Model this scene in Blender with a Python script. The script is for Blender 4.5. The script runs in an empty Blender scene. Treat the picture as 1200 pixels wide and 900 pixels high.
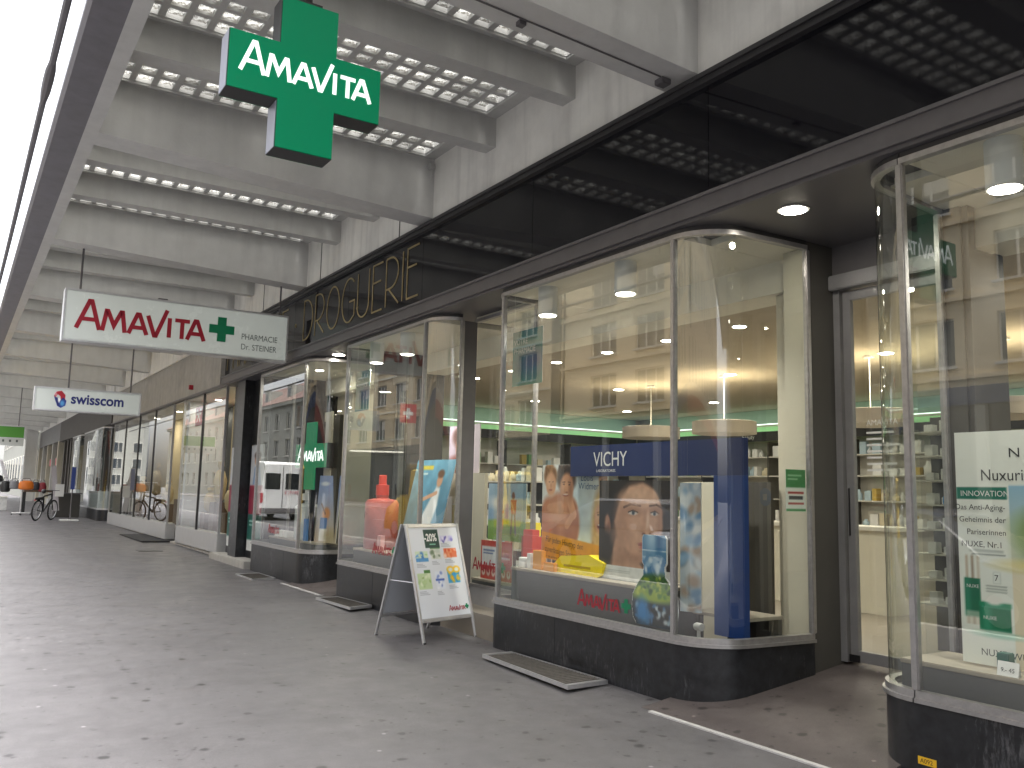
import bpy, bmesh, math, random
import numpy as np
from mathutils import Vector, Matrix
random.seed(7)
rng = np.random.default_rng(11)
R = math.radians
SC = bpy.context.scene
COL = SC.collection

# ------------------------------------------------------------------ camera
CAM_H = 1.4
YAW, PITCH, ROLL, FPX = R(32.40221), R(7.15626), R(1.33433), 1022.489
fw = Vector((math.sin(YAW) * math.cos(PITCH), math.cos(YAW) * math.cos(PITCH), math.sin(PITCH)))
r0 = fw.cross(Vector((0, 0, 1))).normalized()
u0 = r0.cross(fw)
rt = math.cos(ROLL) * r0 + math.sin(ROLL) * u0
up = rt.cross(fw)
cd = bpy.data.cameras.new("camera")
cd.sensor_width = 36.0
cd.lens = 36.0 * FPX / 1200.0
cd.clip_end = 1000
cam = bpy.data.objects.new("camera", cd)
COL.objects.link(cam)
cam.matrix_world = Matrix(((rt.x, up.x, -fw.x, 0), (rt.y, up.y, -fw.y, 0), (rt.z, up.z, -fw.z, CAM_H), (0, 0, 0, 1)))
SC.camera = cam

# ------------------------------------------------------------------ daylight
SUN_EL, SUN_AZ = R(76), R(190)          # soft sun behind cloud, over the street
W = bpy.data.worlds.new("World")
SC.world = W
W.use_nodes = True
nt = W.node_tree
nt.nodes.clear()
sky = nt.nodes.new("ShaderNodeTexSky")
sky.sky_type = 'NISHITA'
sky.sun_disc = False
sky.sun_elevation = SUN_EL
sky.sun_rotation = SUN_AZ
sky.air_density = 1.0
sky.dust_density = 5.0
hs = nt.nodes.new("ShaderNodeHueSaturation")
hs.inputs["Saturation"].default_value = 0.22
bg = nt.nodes.new("ShaderNodeBackground")
bg.inputs["Strength"].default_value = 0.15
wo = nt.nodes.new("ShaderNodeOutputWorld")
nt.links.new(sky.outputs[0], hs.inputs["Color"])
nt.links.new(hs.outputs[0], bg.inputs["Color"])
nt.links.new(bg.outputs[0], wo.inputs["Surface"])
sl = bpy.data.lights.new("sun", 'SUN')
sl.energy = 2.0
sl.angle = R(50)
sl.color = (1.0, 0.96, 0.9)
so = bpy.data.objects.new("sun", sl)
COL.objects.link(so)
sd = Vector((math.sin(SUN_AZ) * math.cos(SUN_EL), math.cos(SUN_AZ) * math.cos(SUN_EL), math.sin(SUN_EL)))
so.location = sd * 60
so.rotation_euler = sd.to_track_quat('Z', 'Y').to_euler()
SC.view_settings.view_transform = 'Standard'
SC.view_settings.look = 'None'
SC.view_settings.exposure = 2.3
SC.view_settings.gamma = 1.0
SC.view_settings.use_curve_mapping = False
cy = SC.cycles
cy.max_bounces = 8
cy.diffuse_bounces = 4
cy.glossy_bounces = 4
cy.transmission_bounces = 6
cy.transparent_max_bounces = 16
cy.caustics_reflective = False
cy.caustics_refractive = False
cy.sample_clamp_indirect = 6.0
cy.use_denoising = True

# ------------------------------------------------------------------ materials
def lin(c):
    if isinstance(c, str):
        c = [int(c[i:i + 2], 16) / 255 for i in (1, 3, 5)]
        c = [x / 12.92 if x <= 0.04045 else ((x + 0.055) / 1.055) ** 2.4 for x in c]
    return tuple(c)

MATS = {}
def mat(name, col, rough=0.6, metal=0.0, var=0.0, scale=6.0, bump=0.0, bscale=60.0, streak=0.0, spec=0.5, emit=None, estr=0.0, stretch=(1, 1, 1)):
    if name in MATS:
        return MATS[name]
    m = bpy.data.materials.new(name)
    m.use_nodes = True
    n, l = m.node_tree.nodes, m.node_tree.links
    b = n["Principled BSDF"]
    c = lin(col)
    b.inputs["Base Color"].default_value = (*c, 1)
    b.inputs["Roughness"].default_value = rough
    b.inputs["Metallic"].default_value = metal
    b.inputs["Specular IOR Level"].default_value = spec
    if emit is not None:
        b.inputs["Emission Color"].default_value = (*lin(emit), 1)
        b.inputs["Emission Strength"].default_value = estr
    if var > 0 or bump > 0 or streak > 0:
        tc = n.new("ShaderNodeTexCoord")
        mp = n.new("ShaderNodeMapping")
        mp.inputs["Scale"].default_value = stretch
        l.new(tc.outputs["Object"], mp.inputs["Vector"])
    last = None
    if var > 0:
        t = n.new("ShaderNodeTexNoise")
        t.inputs["Scale"].default_value = scale
        t.inputs["Detail"].default_value = 7
        t.inputs["Roughness"].default_value = 0.65
        l.new(mp.outputs[0], t.inputs["Vector"])
        mr = n.new("ShaderNodeMapRange")
        mr.inputs["From Min"].default_value = 0.3
        mr.inputs["From Max"].default_value = 0.7
        mr.inputs["To Min"].default_value = 1 - var
        mr.inputs["To Max"].default_value = 1 + var
        l.new(t.outputs["Fac"], mr.inputs["Value"])
        mx = n.new("ShaderNodeMix")
        mx.data_type = 'RGBA'
        mx.blend_type = 'MULTIPLY'
        mx.inputs["Factor"].default_value = 1
        mx.inputs["A"].default_value = (*c, 1)
        l.new(mr.outputs[0], mx.inputs["B"])
        last = mx.outputs["Result"]
        rr = n.new("ShaderNodeMapRange")
        rr.inputs["To Min"].default_value = max(0.02, rough - 0.12)
        rr.inputs["To Max"].default_value = min(1, rough + 0.12)
        l.new(t.outputs["Fac"], rr.inputs["Value"])
        l.new(rr.outputs[0], b.inputs["Roughness"])
    if streak > 0:
        mp2 = n.new("ShaderNodeMapping")
        mp2.inputs["Scale"].default_value = (9, 9, 0.7)
        l.new(tc.outputs["Object"], mp2.inputs["Vector"])
        t2 = n.new("ShaderNodeTexNoise")
        t2.inputs["Scale"].default_value = 1.0
        t2.inputs["Detail"].default_value = 5
        l.new(mp2.outputs[0], t2.inputs["Vector"])
        m2 = n.new("ShaderNodeMapRange")
        m2.inputs["From Min"].default_value = 0.48
        m2.inputs["From Max"].default_value = 0.75
        m2.inputs["To Min"].default_value = 1.0
        m2.inputs["To Max"].default_value = 1 - streak
        l.new(t2.outputs["Fac"], m2.inputs["Value"])
        mx2 = n.new("ShaderNodeMix")
        mx2.data_type = 'RGBA'
        mx2.blend_type = 'MULTIPLY'
        mx2.inputs["Factor"].default_value = 1
        if last is not None:
            l.new(last, mx2.inputs["A"])
        else:
            mx2.inputs["A"].default_value = (*c, 1)
        l.new(m2.outputs[0], mx2.inputs["B"])
        last = mx2.outputs["Result"]
    if last is not None:
        l.new(last, b.inputs["Base Color"])
    if bump > 0:
        t3 = n.new("ShaderNodeTexNoise")
        t3.inputs["Scale"].default_value = bscale
        t3.inputs["Detail"].default_value = 4
        l.new(mp.outputs[0], t3.inputs["Vector"])
        bp = n.new("ShaderNodeBump")
        bp.inputs["Strength"].default_value = bump
        bp.inputs["Distance"].default_value = 0.01
        l.new(t3.outputs["Fac"], bp.inputs["Height"])
        l.new(bp.outputs[0], b.inputs["Normal"])
    MATS[name] = m
    return m

def glass_mat(name, f0=0.075, tint=(0.93, 0.96, 0.93), wav=0.0, rough=0.0):
    m = bpy.data.materials.new(name)
    m.use_nodes = True
    n, l = m.node_tree.nodes, m.node_tree.links
    n.clear()
    out = n.new("ShaderNodeOutputMaterial")
    tr = n.new("ShaderNodeBsdfTransparent")
    tr.inputs["Color"].default_value = (*tint, 1)
    gl = n.new("ShaderNodeBsdfGlossy")
    gl.inputs["Roughness"].default_value = rough
    lw = n.new("ShaderNodeLayerWeight")
    lw.inputs["Blend"].default_value = 0.5
    pw = n.new("ShaderNodeMath"); pw.operation = 'POWER'; pw.inputs[1].default_value = 4.2
    l.new(lw.outputs["Facing"], pw.inputs[0])
    ma = n.new("ShaderNodeMath"); ma.operation = 'MULTIPLY_ADD'
    ma.inputs[1].default_value = 1 - f0
    ma.inputs[2].default_value = f0
    l.new(pw.outputs[0], ma.inputs[0])
    mx = n.new("ShaderNodeMixShader")
    l.new(ma.outputs[0], mx.inputs[0])
    l.new(tr.outputs[0], mx.inputs[1])
    l.new(gl.outputs[0], mx.inputs[2])
    l.new(mx.outputs[0], out.inputs["Surface"])
    if wav > 0:
        tc = n.new("ShaderNodeTexCoord")
        tx = n.new("ShaderNodeTexNoise")
        tx.inputs["Scale"].default_value = 0.9
        tx.inputs["Detail"].default_value = 1
        l.new(tc.outputs["Object"], tx.inputs["Vector"])
        bp = n.new("ShaderNodeBump")
        bp.inputs["Strength"].default_value = wav
        bp.inputs["Distance"].default_value = 0.02
        l.new(tx.outputs["Fac"], bp.inputs["Height"])
        l.new(bp.outputs[0], gl.inputs["Normal"])
    MATS[name] = m
    return m

def block_mat():
    m = bpy.data.materials.new("glass_block")
    m.use_nodes = True
    n, l = m.node_tree.nodes, m.node_tree.links
    n.clear()
    out = n.new("ShaderNodeOutputMaterial")
    tr = n.new("ShaderNodeBsdfTransparent")
    tl = n.new("ShaderNodeBsdfTranslucent")
    gl = n.new("ShaderNodeBsdfGlossy"); gl.inputs["Roughness"].default_value = 0.25
    tc = n.new("ShaderNodeTexCoord")
    tx = n.new("ShaderNodeTexNoise"); tx.inputs["Scale"].default_value = 24; tx.inputs["Detail"].default_value = 3
    l.new(tc.outputs["Object"], tx.inputs["Vector"])
    cr = n.new("ShaderNodeValToRGB")
    cr.color_ramp.elements[0].position = 0.38; cr.color_ramp.elements[0].color = (0.20, 0.19, 0.17, 1)
    cr.color_ramp.elements[1].position = 0.62; cr.color_ramp.elements[1].color = (0.72, 0.73, 0.71, 1)
    l.new(tx.outputs["Fac"], cr.inputs["Fac"])
    oi = n.new("ShaderNodeObjectInfo")
    mr = n.new("ShaderNodeMapRange"); mr.inputs["To Min"].default_value = 0.4; mr.inputs["To Max"].default_value = 1.0
    l.new(oi.outputs["Random"], mr.inputs["Value"])
    mu = n.new("ShaderNodeMix"); mu.data_type = 'RGBA'; mu.blend_type = 'MULTIPLY'; mu.inputs["Factor"].default_value = 1
    l.new(cr.outputs["Color"], mu.inputs["A"]); l.new(mr.outputs[0], mu.inputs["B"])
    l.new(mu.outputs["Result"], tr.inputs["Color"])
    l.new(mu.outputs["Result"], tl.inputs["Color"])
    a = n.new("ShaderNodeMixShader"); a.inputs[0].default_value = 0.3
    l.new(tr.outputs[0], a.inputs[1]); l.new(tl.outputs[0], a.inputs[2])
    b = n.new("ShaderNodeMixShader"); b.inputs[0].default_value = 0.1
    l.new(a.outputs[0], b.inputs[1]); l.new(gl.outputs[0], b.inputs[2])
    l.new(b.outputs[0], out.inputs["Surface"])
    MATS["glass_block"] = m
    return m

def print_mat():
    m = bpy.data.materials.new("printed_paper")
    m.use_nodes = True
    n, l = m.node_tree.nodes, m.node_tree.links
    b = n["Principled BSDF"]
    a = n.new("ShaderNodeAttribute"); a.attribute_name = "Col"
    l.new(a.outputs["Color"], b.inputs["Base Color"])
    b.inputs["Roughness"].default_value = 0.45
    MATS["print"] = m
    return m

def asphalt_mat(name, base, spots=True):
    m = bpy.data.materials.new(name)
    m.use_nodes = True
    n, l = m.node_tree.nodes, m.node_tree.links
    b = n["Principled BSDF"]
    tc = n.new("ShaderNodeTexCoord")
    def noise(s, d=5, r=0.6):
        t = n.new("ShaderNodeTexNoise"); t.inputs["Scale"].default_value = s
        t.inputs["Detail"].default_value = d; t.inputs["Roughness"].default_value = r
        l.new(tc.outputs["Object"], t.inputs["Vector"]); return t
    def rng_(src, a0, a1, b0, b1):
        q = n.new("ShaderNodeMapRange")
        q.inputs["From Min"].default_value = a0; q.inputs["From Max"].default_value = a1
        q.inputs["To Min"].default_value = b0; q.inputs["To Max"].default_value = b1
        l.new(src, q.inputs["Value"]); return q.outputs[0]
    def mul(a, bb):
        q = n.new("ShaderNodeMath"); q.operation = 'MULTIPLY'
        l.new(a, q.inputs[0]); l.new(bb, q.inputs[1]); return q.outputs[0]
    big = rng_(noise(0.9, 7, .7).outputs["Fac"], 0.3, 0.7, 0.87, 1.13)
    mid = rng_(noise(5, 6, .7).outputs["Fac"], 0.3, 0.7, 0.91, 1.08)
    fine = rng_(noise(170, 3, .8).outputs["Fac"], 0.3, 0.7, 0.68, 1.32)
    v = mul(mul(big, mid), fine)
    if spots:
        for sc_, th, dk in ((4.6, 0.14, 0.42), (9.5, 0.13, 0.5), (2.3, 0.085, 0.35)):
            vo = n.new("ShaderNodeTexVoronoi"); vo.inputs["Scale"].default_value = sc_
            vo.inputs["Randomness"].default_value = 1
            vo.voronoi_dimensions = '2D'
            dist = n.new("ShaderNodeVectorMath"); dist.operation = 'ADD'
            nz = noise(14, 2); l.new(tc.outputs["Object"], dist.inputs[0])
            sc2 = n.new("ShaderNodeVectorMath"); sc2.operation = 'SCALE'; sc2.inputs["Scale"].default_value = 0.05
            l.new(nz.outputs["Color"], sc2.inputs[0]); l.new(sc2.outputs[0], dist.inputs[1])
            l.new(dist.outputs[0], vo.inputs["Vector"])
            edge = rng_(vo.outputs["Distance"], th * 0.6, th, 1, 0)
            sep = n.new("ShaderNodeSeparateColor"); l.new(vo.outputs["Color"], sep.inputs[0])
            pick = n.new("ShaderNodeMath"); pick.operation = 'GREATER_THAN'; pick.inputs[1].default_value = 0.76
            l.new(sep.outputs[0], pick.inputs[0])
            k = mul(edge, pick.outputs[0])
            v = mul(v, rng_(k, 0, 1, 1, dk))
        # pale scuffs and paper scraps
        vo = n.new("ShaderNodeTexVoronoi"); vo.inputs["Scale"].default_value = 3.3; vo.voronoi_dimensions = '2D'
        l.new(tc.outputs["Object"], vo.inputs["Vector"])
        sep = n.new("ShaderNodeSeparateColor"); l.new(vo.outputs["Color"], sep.inputs[0])
        pick = n.new("ShaderNodeMath"); pick.operation = 'GREATER_THAN'; pick.inputs[1].default_value = 0.9
        l.new(sep.outputs[1], pick.inputs[0])
        k = mul(rng_(vo.outputs["Distance"], 0.03, 0.05, 1, 0), pick.outputs[0])
        v = mul(v, rng_(k, 0, 1, 1, 2.6))
    mx = n.new("ShaderNodeMix"); mx.data_type = 'RGBA'; mx.blend_type = 'MULTIPLY'; mx.inputs["Factor"].default_value = 1
    mx.inputs["A"].default_value = (*lin(base), 1)
    l.new(v, mx.inputs["B"])
    l.new(mx.outputs["Result"], b.inputs["Base Color"])
    l.new(rng_(noise(3, 5).outputs["Fac"], 0.3, 0.7, 0.42, 0.62), b.inputs["Roughness"])
    bp = n.new("ShaderNodeBump"); bp.inputs["Strength"].default_value = 0.35; bp.inputs["Distance"].default_value = 0.004
    l.new(noise(210, 3, .8).outputs["Fac"], bp.inputs["Height"])
    l.new(bp.outputs[0], b.inputs["Normal"])
    MATS[name] = m
    return m

GLASS = glass_mat("shop_glass", 0.115, tint=(0.92, 0.95, 0.92), wav=0.004)
GLASS_FAR = glass_mat("window_glass", 0.12, tint=(0.6, 0.65, 0.66))
BLOCK = block_mat()
PRINT = print_mat()
ASPH = asphalt_mat("pavement_asphalt", (0.114, 0.109, 0.114))
ROAD = asphalt_mat("road_asphalt", (0.055, 0.055, 0.057), False)
RAMP = asphalt_mat("ramp_asphalt", (0.088, 0.074, 0.072))
CONC = mat("concrete", (0.60, 0.60, 0.585), 0.8, var=0.07, scale=2.5, bump=0.15, bscale=40, streak=0.07)
CONCD = mat("concrete_beam", (0.52, 0.52, 0.505), 0.8, var=0.08, scale=3, bump=0.15, bscale=40, streak=0.1)
CONCW = mat("concrete_wall", (0.80, 0.79, 0.75), 0.75, var=0.08, scale=3, bump=0.1, bscale=30, streak=0.16)
STONE = mat("stone_panel", (0.40, 0.385, 0.355), 0.7, var=0.14, scale=4, bump=0.1, streak=0.15)
GRANITE = mat("black_granite", (0.016, 0.017, 0.02), 0.34, var=0.55, scale=14, bump=0.05, bscale=120)
# scuffed granite: salt streaks
def granite_scuffs():
    n, l = GRANITE.node_tree.nodes, GRANITE.node_tree.links
    b = n["Principled BSDF"]
    src = b.inputs["Base Color"].links[0].from_socket
    tc = n.new("ShaderNodeTexCoord"); mp = n.new("ShaderNodeMapping"); mp.inputs["Scale"].default_value = (40, 40, 9)
    l.new(tc.outputs["Object"], mp.inputs["Vector"])
    t = n.new("ShaderNodeTexNoise"); t.inputs["Scale"].default_value = 1; t.inputs["Detail"].default_value = 6; t.inputs["Roughness"].default_value = .75
    l.new(mp.outputs[0], t.inputs["Vector"])
    t2 = n.new("ShaderNodeTexNoise"); t2.inputs["Scale"].default_value = 2.2; t2.inputs["Detail"].default_value = 3
    l.new(tc.outputs["Object"], t2.inputs["Vector"])
    mu = n.new("ShaderNodeMath"); mu.operation = 'MULTIPLY'
    l.new(t.outputs["Fac"], mu.inputs[0]); l.new(t2.outputs["Fac"], mu.inputs[1])
    r = n.new("ShaderNodeMapRange"); r.inputs["From Min"].default_value = .31; r.inputs["From Max"].default_value = .46
    r.inputs["To Max"].default_value = .55
    l.new(mu.outputs[0], r.inputs["Value"])
    mx = n.new("ShaderNodeMix"); mx.data_type = 'RGBA'; mx.inputs["B"].default_value = (.2, .2, .21, 1)
    l.new(r.outputs[0], mx.inputs["Factor"]); l.new(src, mx.inputs["A"])
    l.new(mx.outputs["Result"], b.inputs["Base Color"])
granite_scuffs()
BLACKGL = mat("black_glass_panel", (0.006, 0.006, 0.009), 0.05, bump=0.008, bscale=1.5, spec=0.42)
GREYMET = mat("grey_painted_metal", (0.125, 0.12, 0.125), 0.42, var=0.1, scale=5)
DARKMET = mat("dark_metal", (0.035, 0.034, 0.036), 0.42, var=0.15, scale=6)
GUTTER = mat("gutter_metal", (0.145, 0.14, 0.158), 0.55, var=0.18, scale=3, streak=0.15)
STEEL = mat("brushed_steel", (0.42, 0.41, 0.41), 0.33, 0.75, var=0.14, scale=22)
ALU = mat("aluminium", (0.62, 0.62, 0.63), 0.32, 0.7, var=0.08, scale=18)
SILVER = mat("silver_cladding", (0.5, 0.5, 0.5), 0.4, 0.35, var=0.08, scale=6)
GOLD = mat("gold_leaf_letters", (0.34, 0.27, 0.13), 0.45, 0.3, var=0.25, scale=12)
WHITE = mat("white_plastic", (0.78, 0.79, 0.77), 0.35)
OPAL = mat("opal_acrylic", (0.55, 0.58, 0.55), 0.25, var=0.03, scale=3, emit=(0.82, 0.9, 0.84), estr=0.035)
GREEN = mat("green_acrylic", (0.0, 0.165, 0.072), 0.22, emit=(0.0, 0.33, 0.14), estr=0.06)
GREENP = mat("green_paint", (0.0, 0.20, 0.085), 0.4)
LGREEN = mat("bright_green_paint", (0.07, 0.26, 0.03), 0.4)
WHITEL = mat("lit_white_letters", (0.85, 0.9, 0.88), 0.3, emit=(0.9, 1, 0.97), estr=0.25)
REDL = mat("red_letters", (0.36, 0.012, 0.03), 0.35)
GREYL = mat("grey_letters", (0.075, 0.09, 0.085), 0.4)
NAVY = mat("navy_board", (0.008, 0.022, 0.105), 0.35)
BLUEL = mat("royal_blue_board", (0.010, 0.045, 0.20), 0.3)
BLACK = mat("black_plastic", (0.012, 0.012, 0.013), 0.4)
CREAM = mat("cream_wall", (0.62, 0.585, 0.48), 0.7, var=0.03)
CEIL = mat("shop_ceiling", (0.52, 0.46, 0.37), 0.9, var=0.03, spec=0.05)
BULK = mat("bulkhead_cream", (0.82, 0.79, 0.68), 0.7, var=0.03)
FLOOR = mat("shop_floor", (0.26, 0.23, 0.19), 0.35, var=0.08)
GREYRISE = mat("grey_riser", (0.11, 0.112, 0.115), 0.55, var=0.06)
WOODTOP = mat("display_top", (0.36, 0.32, 0.26), 0.5, var=0.06)
DGREY = mat("dark_grey_panel", (0.07, 0.066, 0.06), 0.6, var=0.08)
SHELF = mat("shelf_white", (0.66, 0.64, 0.58), 0.4)
MINT = mat("mint_wall", (0.45, 0.6, 0.5), 0.6)
BEIGE = mat("beige_render", (0.72, 0.595, 0.40), 0.85, var=0.07, scale=1.2)
GREYST = mat("grey_stone_facade", (0.30, 0.305, 0.275), 0.85, var=0.1, scale=1)
ROOFT = mat("roof_tiles", (0.16, 0.10, 0.085), 0.8, var=0.2, scale=4)
LAMP = mat("lamp_glow", (0.9, 0.88, 0.8), 0.3, emit=(1.0, 0.93, 0.78), estr=9.0)
LAMPS = mat("lamp_glow_soft", (0.9, 0.88, 0.8), 0.3, emit=(1.0, 0.95, 0.82), estr=3.0)
STRIPG = mat("green_light_strip", (0.3, 0.7, 0.3), 0.4, emit=(0.45, 0.9, 0.40), estr=.07)
COVE = mat("cove_light", (0.9, 0.95, 0.9), 0.4, emit=(0.8, 1.0, 0.86), estr=.5)
MATB = mat("rubber_mat", (0.022, 0.022, 0.024), 0.85, var=0.3, scale=40, bump=0.4, bscale=200)
GRATE = mat("grate_mesh", (0.105, 0.095, 0.085), 0.75, var=0.35, scale=30, bump=0.6, bscale=160)
LINEP = mat("pale_threshold", (0.55, 0.54, 0.53), 0.5, var=0.12, scale=12)
RUBBER = mat("tyre_rubber", (0.015, 0.015, 0.016), 0.7)

# ------------------------------------------------------------------ helpers
def wm(o):
    m = o.matrix_parent_inverse @ o.matrix_basis if o.parent else o.matrix_basis.copy()
    return wm(o.parent) @ m if o.parent else m

def attach(o, parent):
    if parent is not None:
        o.parent = parent
        o.matrix_parent_inverse = wm(parent).inverted()

def tag(o, label, cat, group=None, kind=None):
    o["label"] = label
    o["category"] = cat
    if group:
        o["group"] = group
    if kind:
        o["kind"] = kind
    return o

def thing(name, label, cat, loc=(0, 0, 0), group=None):
    o = bpy.data.objects.new(name, None)
    COL.objects.link(o)
    o.location = loc
    o.empty_display_size = 0.2
    return tag(o, label, cat, group)

def structure(o):
    o["kind"] = "structure"
    return o

class MB:
    def __init__(s):
        s.v = []; s.f = []
    def add(s, vs, fs):
        b = len(s.v)
        s.v += [tuple(p) for p in vs]
        s.f += [tuple(b + i for i in q) for q in fs]
        return s
    def box(s, x0, x1, y0, y1, z0, z1):
        if x0 > x1: x0, x1 = x1, x0
        if y0 > y1: y0, y1 = y1, y0
        if z0 > z1: z0, z1 = z1, z0
        return s.add([(x0, y0, z0), (x1, y0, z0), (x1, y1, z0), (x0, y1, z0), (x0, y0, z1), (x1, y0, z1), (x1, y1, z1), (x0, y1, z1)],
                     [(0, 3, 2, 1), (4, 5, 6, 7), (0, 1, 5, 4), (1, 2, 6, 5), (2, 3, 7, 6), (3, 0, 4, 7)])
    def quad(s, a, b, c, d):
        return s.add([a, b, c, d], [(0, 1, 2, 3)])
    def prism(s, poly, d):
        """poly: 3d points (loop), extruded by vector d"""
        n = len(poly)
        d = Vector(d)
        p = [Vector(q) for q in poly]
        nrm = Vector((0, 0, 0))
        for i in range(n):
            nrm += p[i].cross(p[(i + 1) % n])
        if nrm.dot(d) > 0:
            p.reverse()
        vs = p + [q + d for q in p]
        fs = [tuple(range(n)), tuple(range(2 * n - 1, n - 1, -1))]
        fs += [(i, i + n, (i + 1) % n + n, (i + 1) % n) for i in range(n)]
        return s.add(vs, [tuple(reversed(q)) if False else q for q in fs])
    def tube(s, path, r, n=8, closed=False):
        P = [Vector(p) for p in path]
        m = len(P)
        rad = r if isinstance(r, (list, tuple)) else [r] * m
        rings = []
        prev = None
        for i in range(m):
            if closed:
                t = (P[(i + 1) % m] - P[i - 1]).normalized()
            else:
                t = (P[min(i + 1, m - 1)] - P[max(i - 1, 0)]).normalized()
            if prev is None:
                a = Vector((0, 0, 1)) if abs(t.z) < 0.9 else Vector((1, 0, 0))
                x = t.cross(a).normalized()
            else:
                x = (prev - t * prev.dot(t)).normalized()
            prev = x
            y = t.cross(x)
            rings.append([P[i] + (x * math.cos(2 * math.pi * k / n) + y * math.sin(2 * math.pi * k / n)) * rad[i] for k in range(n)])
        vs = [q for rr in rings for q in rr]
        fs = []
        for i in range(m if closed else m - 1):
            j = (i + 1) % m
            for k in range(n):
                fs.append((i * n + k, i * n + (k + 1) % n, j * n + (k + 1) % n, j * n + k))
        if not closed:
            fs.append(tuple(range(n - 1, -1, -1)))
            fs.append(tuple((m - 1) * n + k for k in range(n)))
        return s.add(vs, fs)
    def lathe(s, prof, c, n=20, ax='z'):
        """prof [(r, h)] bottom to top"""
        vs = []; fs = []
        for r, h in prof:
            for k in range(n):
                a = 2 * math.pi * k / n
                if ax == 'z':
                    vs.append((c[0] + r * math.cos(a), c[1] + r * math.sin(a), c[2] + h))
                elif ax == 'x':
                    vs.append((c[0] + h, c[1] + r * math.cos(a), c[2] + r * math.sin(a)))
                else:
                    vs.append((c[0] + r * math.sin(a), c[1] + h, c[2] + r * math.cos(a)))
        m = len(prof)
        for i in range(m - 1):
            for k in range(n):
                fs.append((i * n + k, i * n + (k + 1) % n, (i + 1) * n + (k + 1) % n, (i + 1) * n + k))
        fs.append(tuple(range(n - 1, -1, -1)))
        fs.append(tuple((m - 1) * n + k for k in range(n)))
        return s.add(vs, fs)
    def wall(s, path, z0, z1, th=0.0, closed=False):
        """vertical sheet (th=0) or solid wall along a plan polyline; th offsets to the right-hand side of travel"""
        n = len(path)
        if th == 0:
            b = [(p[0], p[1], z0) for p in path] + [(p[0], p[1], z1) for p in path]
            return s.add(b, [(i, i + 1, n + i + 1, n + i) for i in range(n - 1)])
        off = offset(path, th)
        vs = [(p[0], p[1], z) for z in (z0, z1) for pp in (path, off) for p in pp]
        fs = []
        for i in range(n - 1):
            fs += [(i, i + 1, 2 * n + i + 1, 2 * n + i), (n + i + 1, n + i, 3 * n + i, 3 * n + i + 1),
                   (2 * n + i, 2 * n + i + 1, 3 * n + i + 1, 3 * n + i), (i + 1, i, n + i, n + i + 1)]
        fs += [(0, 2 * n, 3 * n, n), (n - 1, 2 * n - 1, 4 * n - 1, 3 * n - 1)]
        return s.add(vs, fs)
    def mesh(s, name, m, smooth=False):
        me = bpy.data.meshes.new(name)
        me.from_pydata(s.v, [], s.f)
        if m is not None:
            me.materials.append(m)
        me.update()
        if smooth:
            for p in me.polygons:
                p.use_smooth = True
        return me
    def build(s, name, m, parent=None, smooth=False, bevel=0.0, seg=2):
        me = s.mesh(name, m, smooth)
        if bevel > 0 or smooth:
            bm = bmesh.new(); bm.from_mesh(me)
            bmesh.ops.recalc_face_normals(bm, faces=bm.faces)
            if bevel > 0:
                ed = [e for e in bm.edges if len(e.link_faces) == 2 and e.calc_face_angle(0) > 0.6]
                bmesh.ops.bevel(bm, geom=ed, offset=bevel, segments=seg, affect='EDGES', clamp_overlap=True)
            bm.to_mesh(me); bm.free()
            if smooth:
                for p in me.polygons:
                    p.use_smooth = True
                me.set_sharp_from_angle(angle=R(38))
        o = bpy.data.objects.new(name, me)
        COL.objects.link(o)
        attach(o, parent)
        return o

def offset(path, d):
    """offset plan polyline to the right of travel by d"""
    n = len(path); out = []
    for i in range(n):
        a = Vector(path[max(i - 1, 0)][:2]); b = Vector(path[i][:2]); c = Vector(path[min(i + 1, n - 1)][:2])
        t1 = (b - a) if i > 0 else (c - b)
        t2 = (c - b) if i < n - 1 else (b - a)
        n1 = Vector((t1.y, -t1.x)).normalized(); n2 = Vector((t2.y, -t2.x)).normalized()
        nn = (n1 + n2)
        if nn.length < 1e-6:
            nn = n1
        nn.normalize()
        k = d / max(0.35, nn.dot(n1))
        out.append((b.x + nn.x * k, b.y + nn.y * k))
    return out

def inst(src, name, parent, loc, rot=None, scale=None):
    o = bpy.data.objects.new(name, src if isinstance(src, bpy.types.Mesh) else src.data)
    COL.objects.link(o)
    o.location = loc
    if rot: o.rotation_euler = rot
    if scale: o.scale = scale
    attach(o, parent)
    return o

def copy_tree(o, parent=None):
    c = o.copy(); COL.objects.link(c)
    if parent is not None:
        c.parent = parent
        c.matrix_parent_inverse = o.matrix_parent_inverse.copy()
    for ch in list(o.children):
        copy_tree(ch, c)
    return c

class Frame:
    """a flat face: origin, direction across, direction up; normal = across x up"""
    def __init__(s, o, ux, uy):
        s.o = Vector(o); s.ux = Vector(ux).normalized(); s.uy = Vector(uy).normalized(); s.n = s.ux.cross(s.uy)
    def p(s, x, y, h=0.0):
        return s.o + s.ux * x + s.uy * y + s.n * h

def street_face(X, Y, Z):
    return Frame((X, Y, Z), (0, -1, 0), (0, 0, 1))
def front_face(X, Y, Z):
    return Frame((X, Y, Z), (1, 0, 0), (0, 0, 1))

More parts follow.
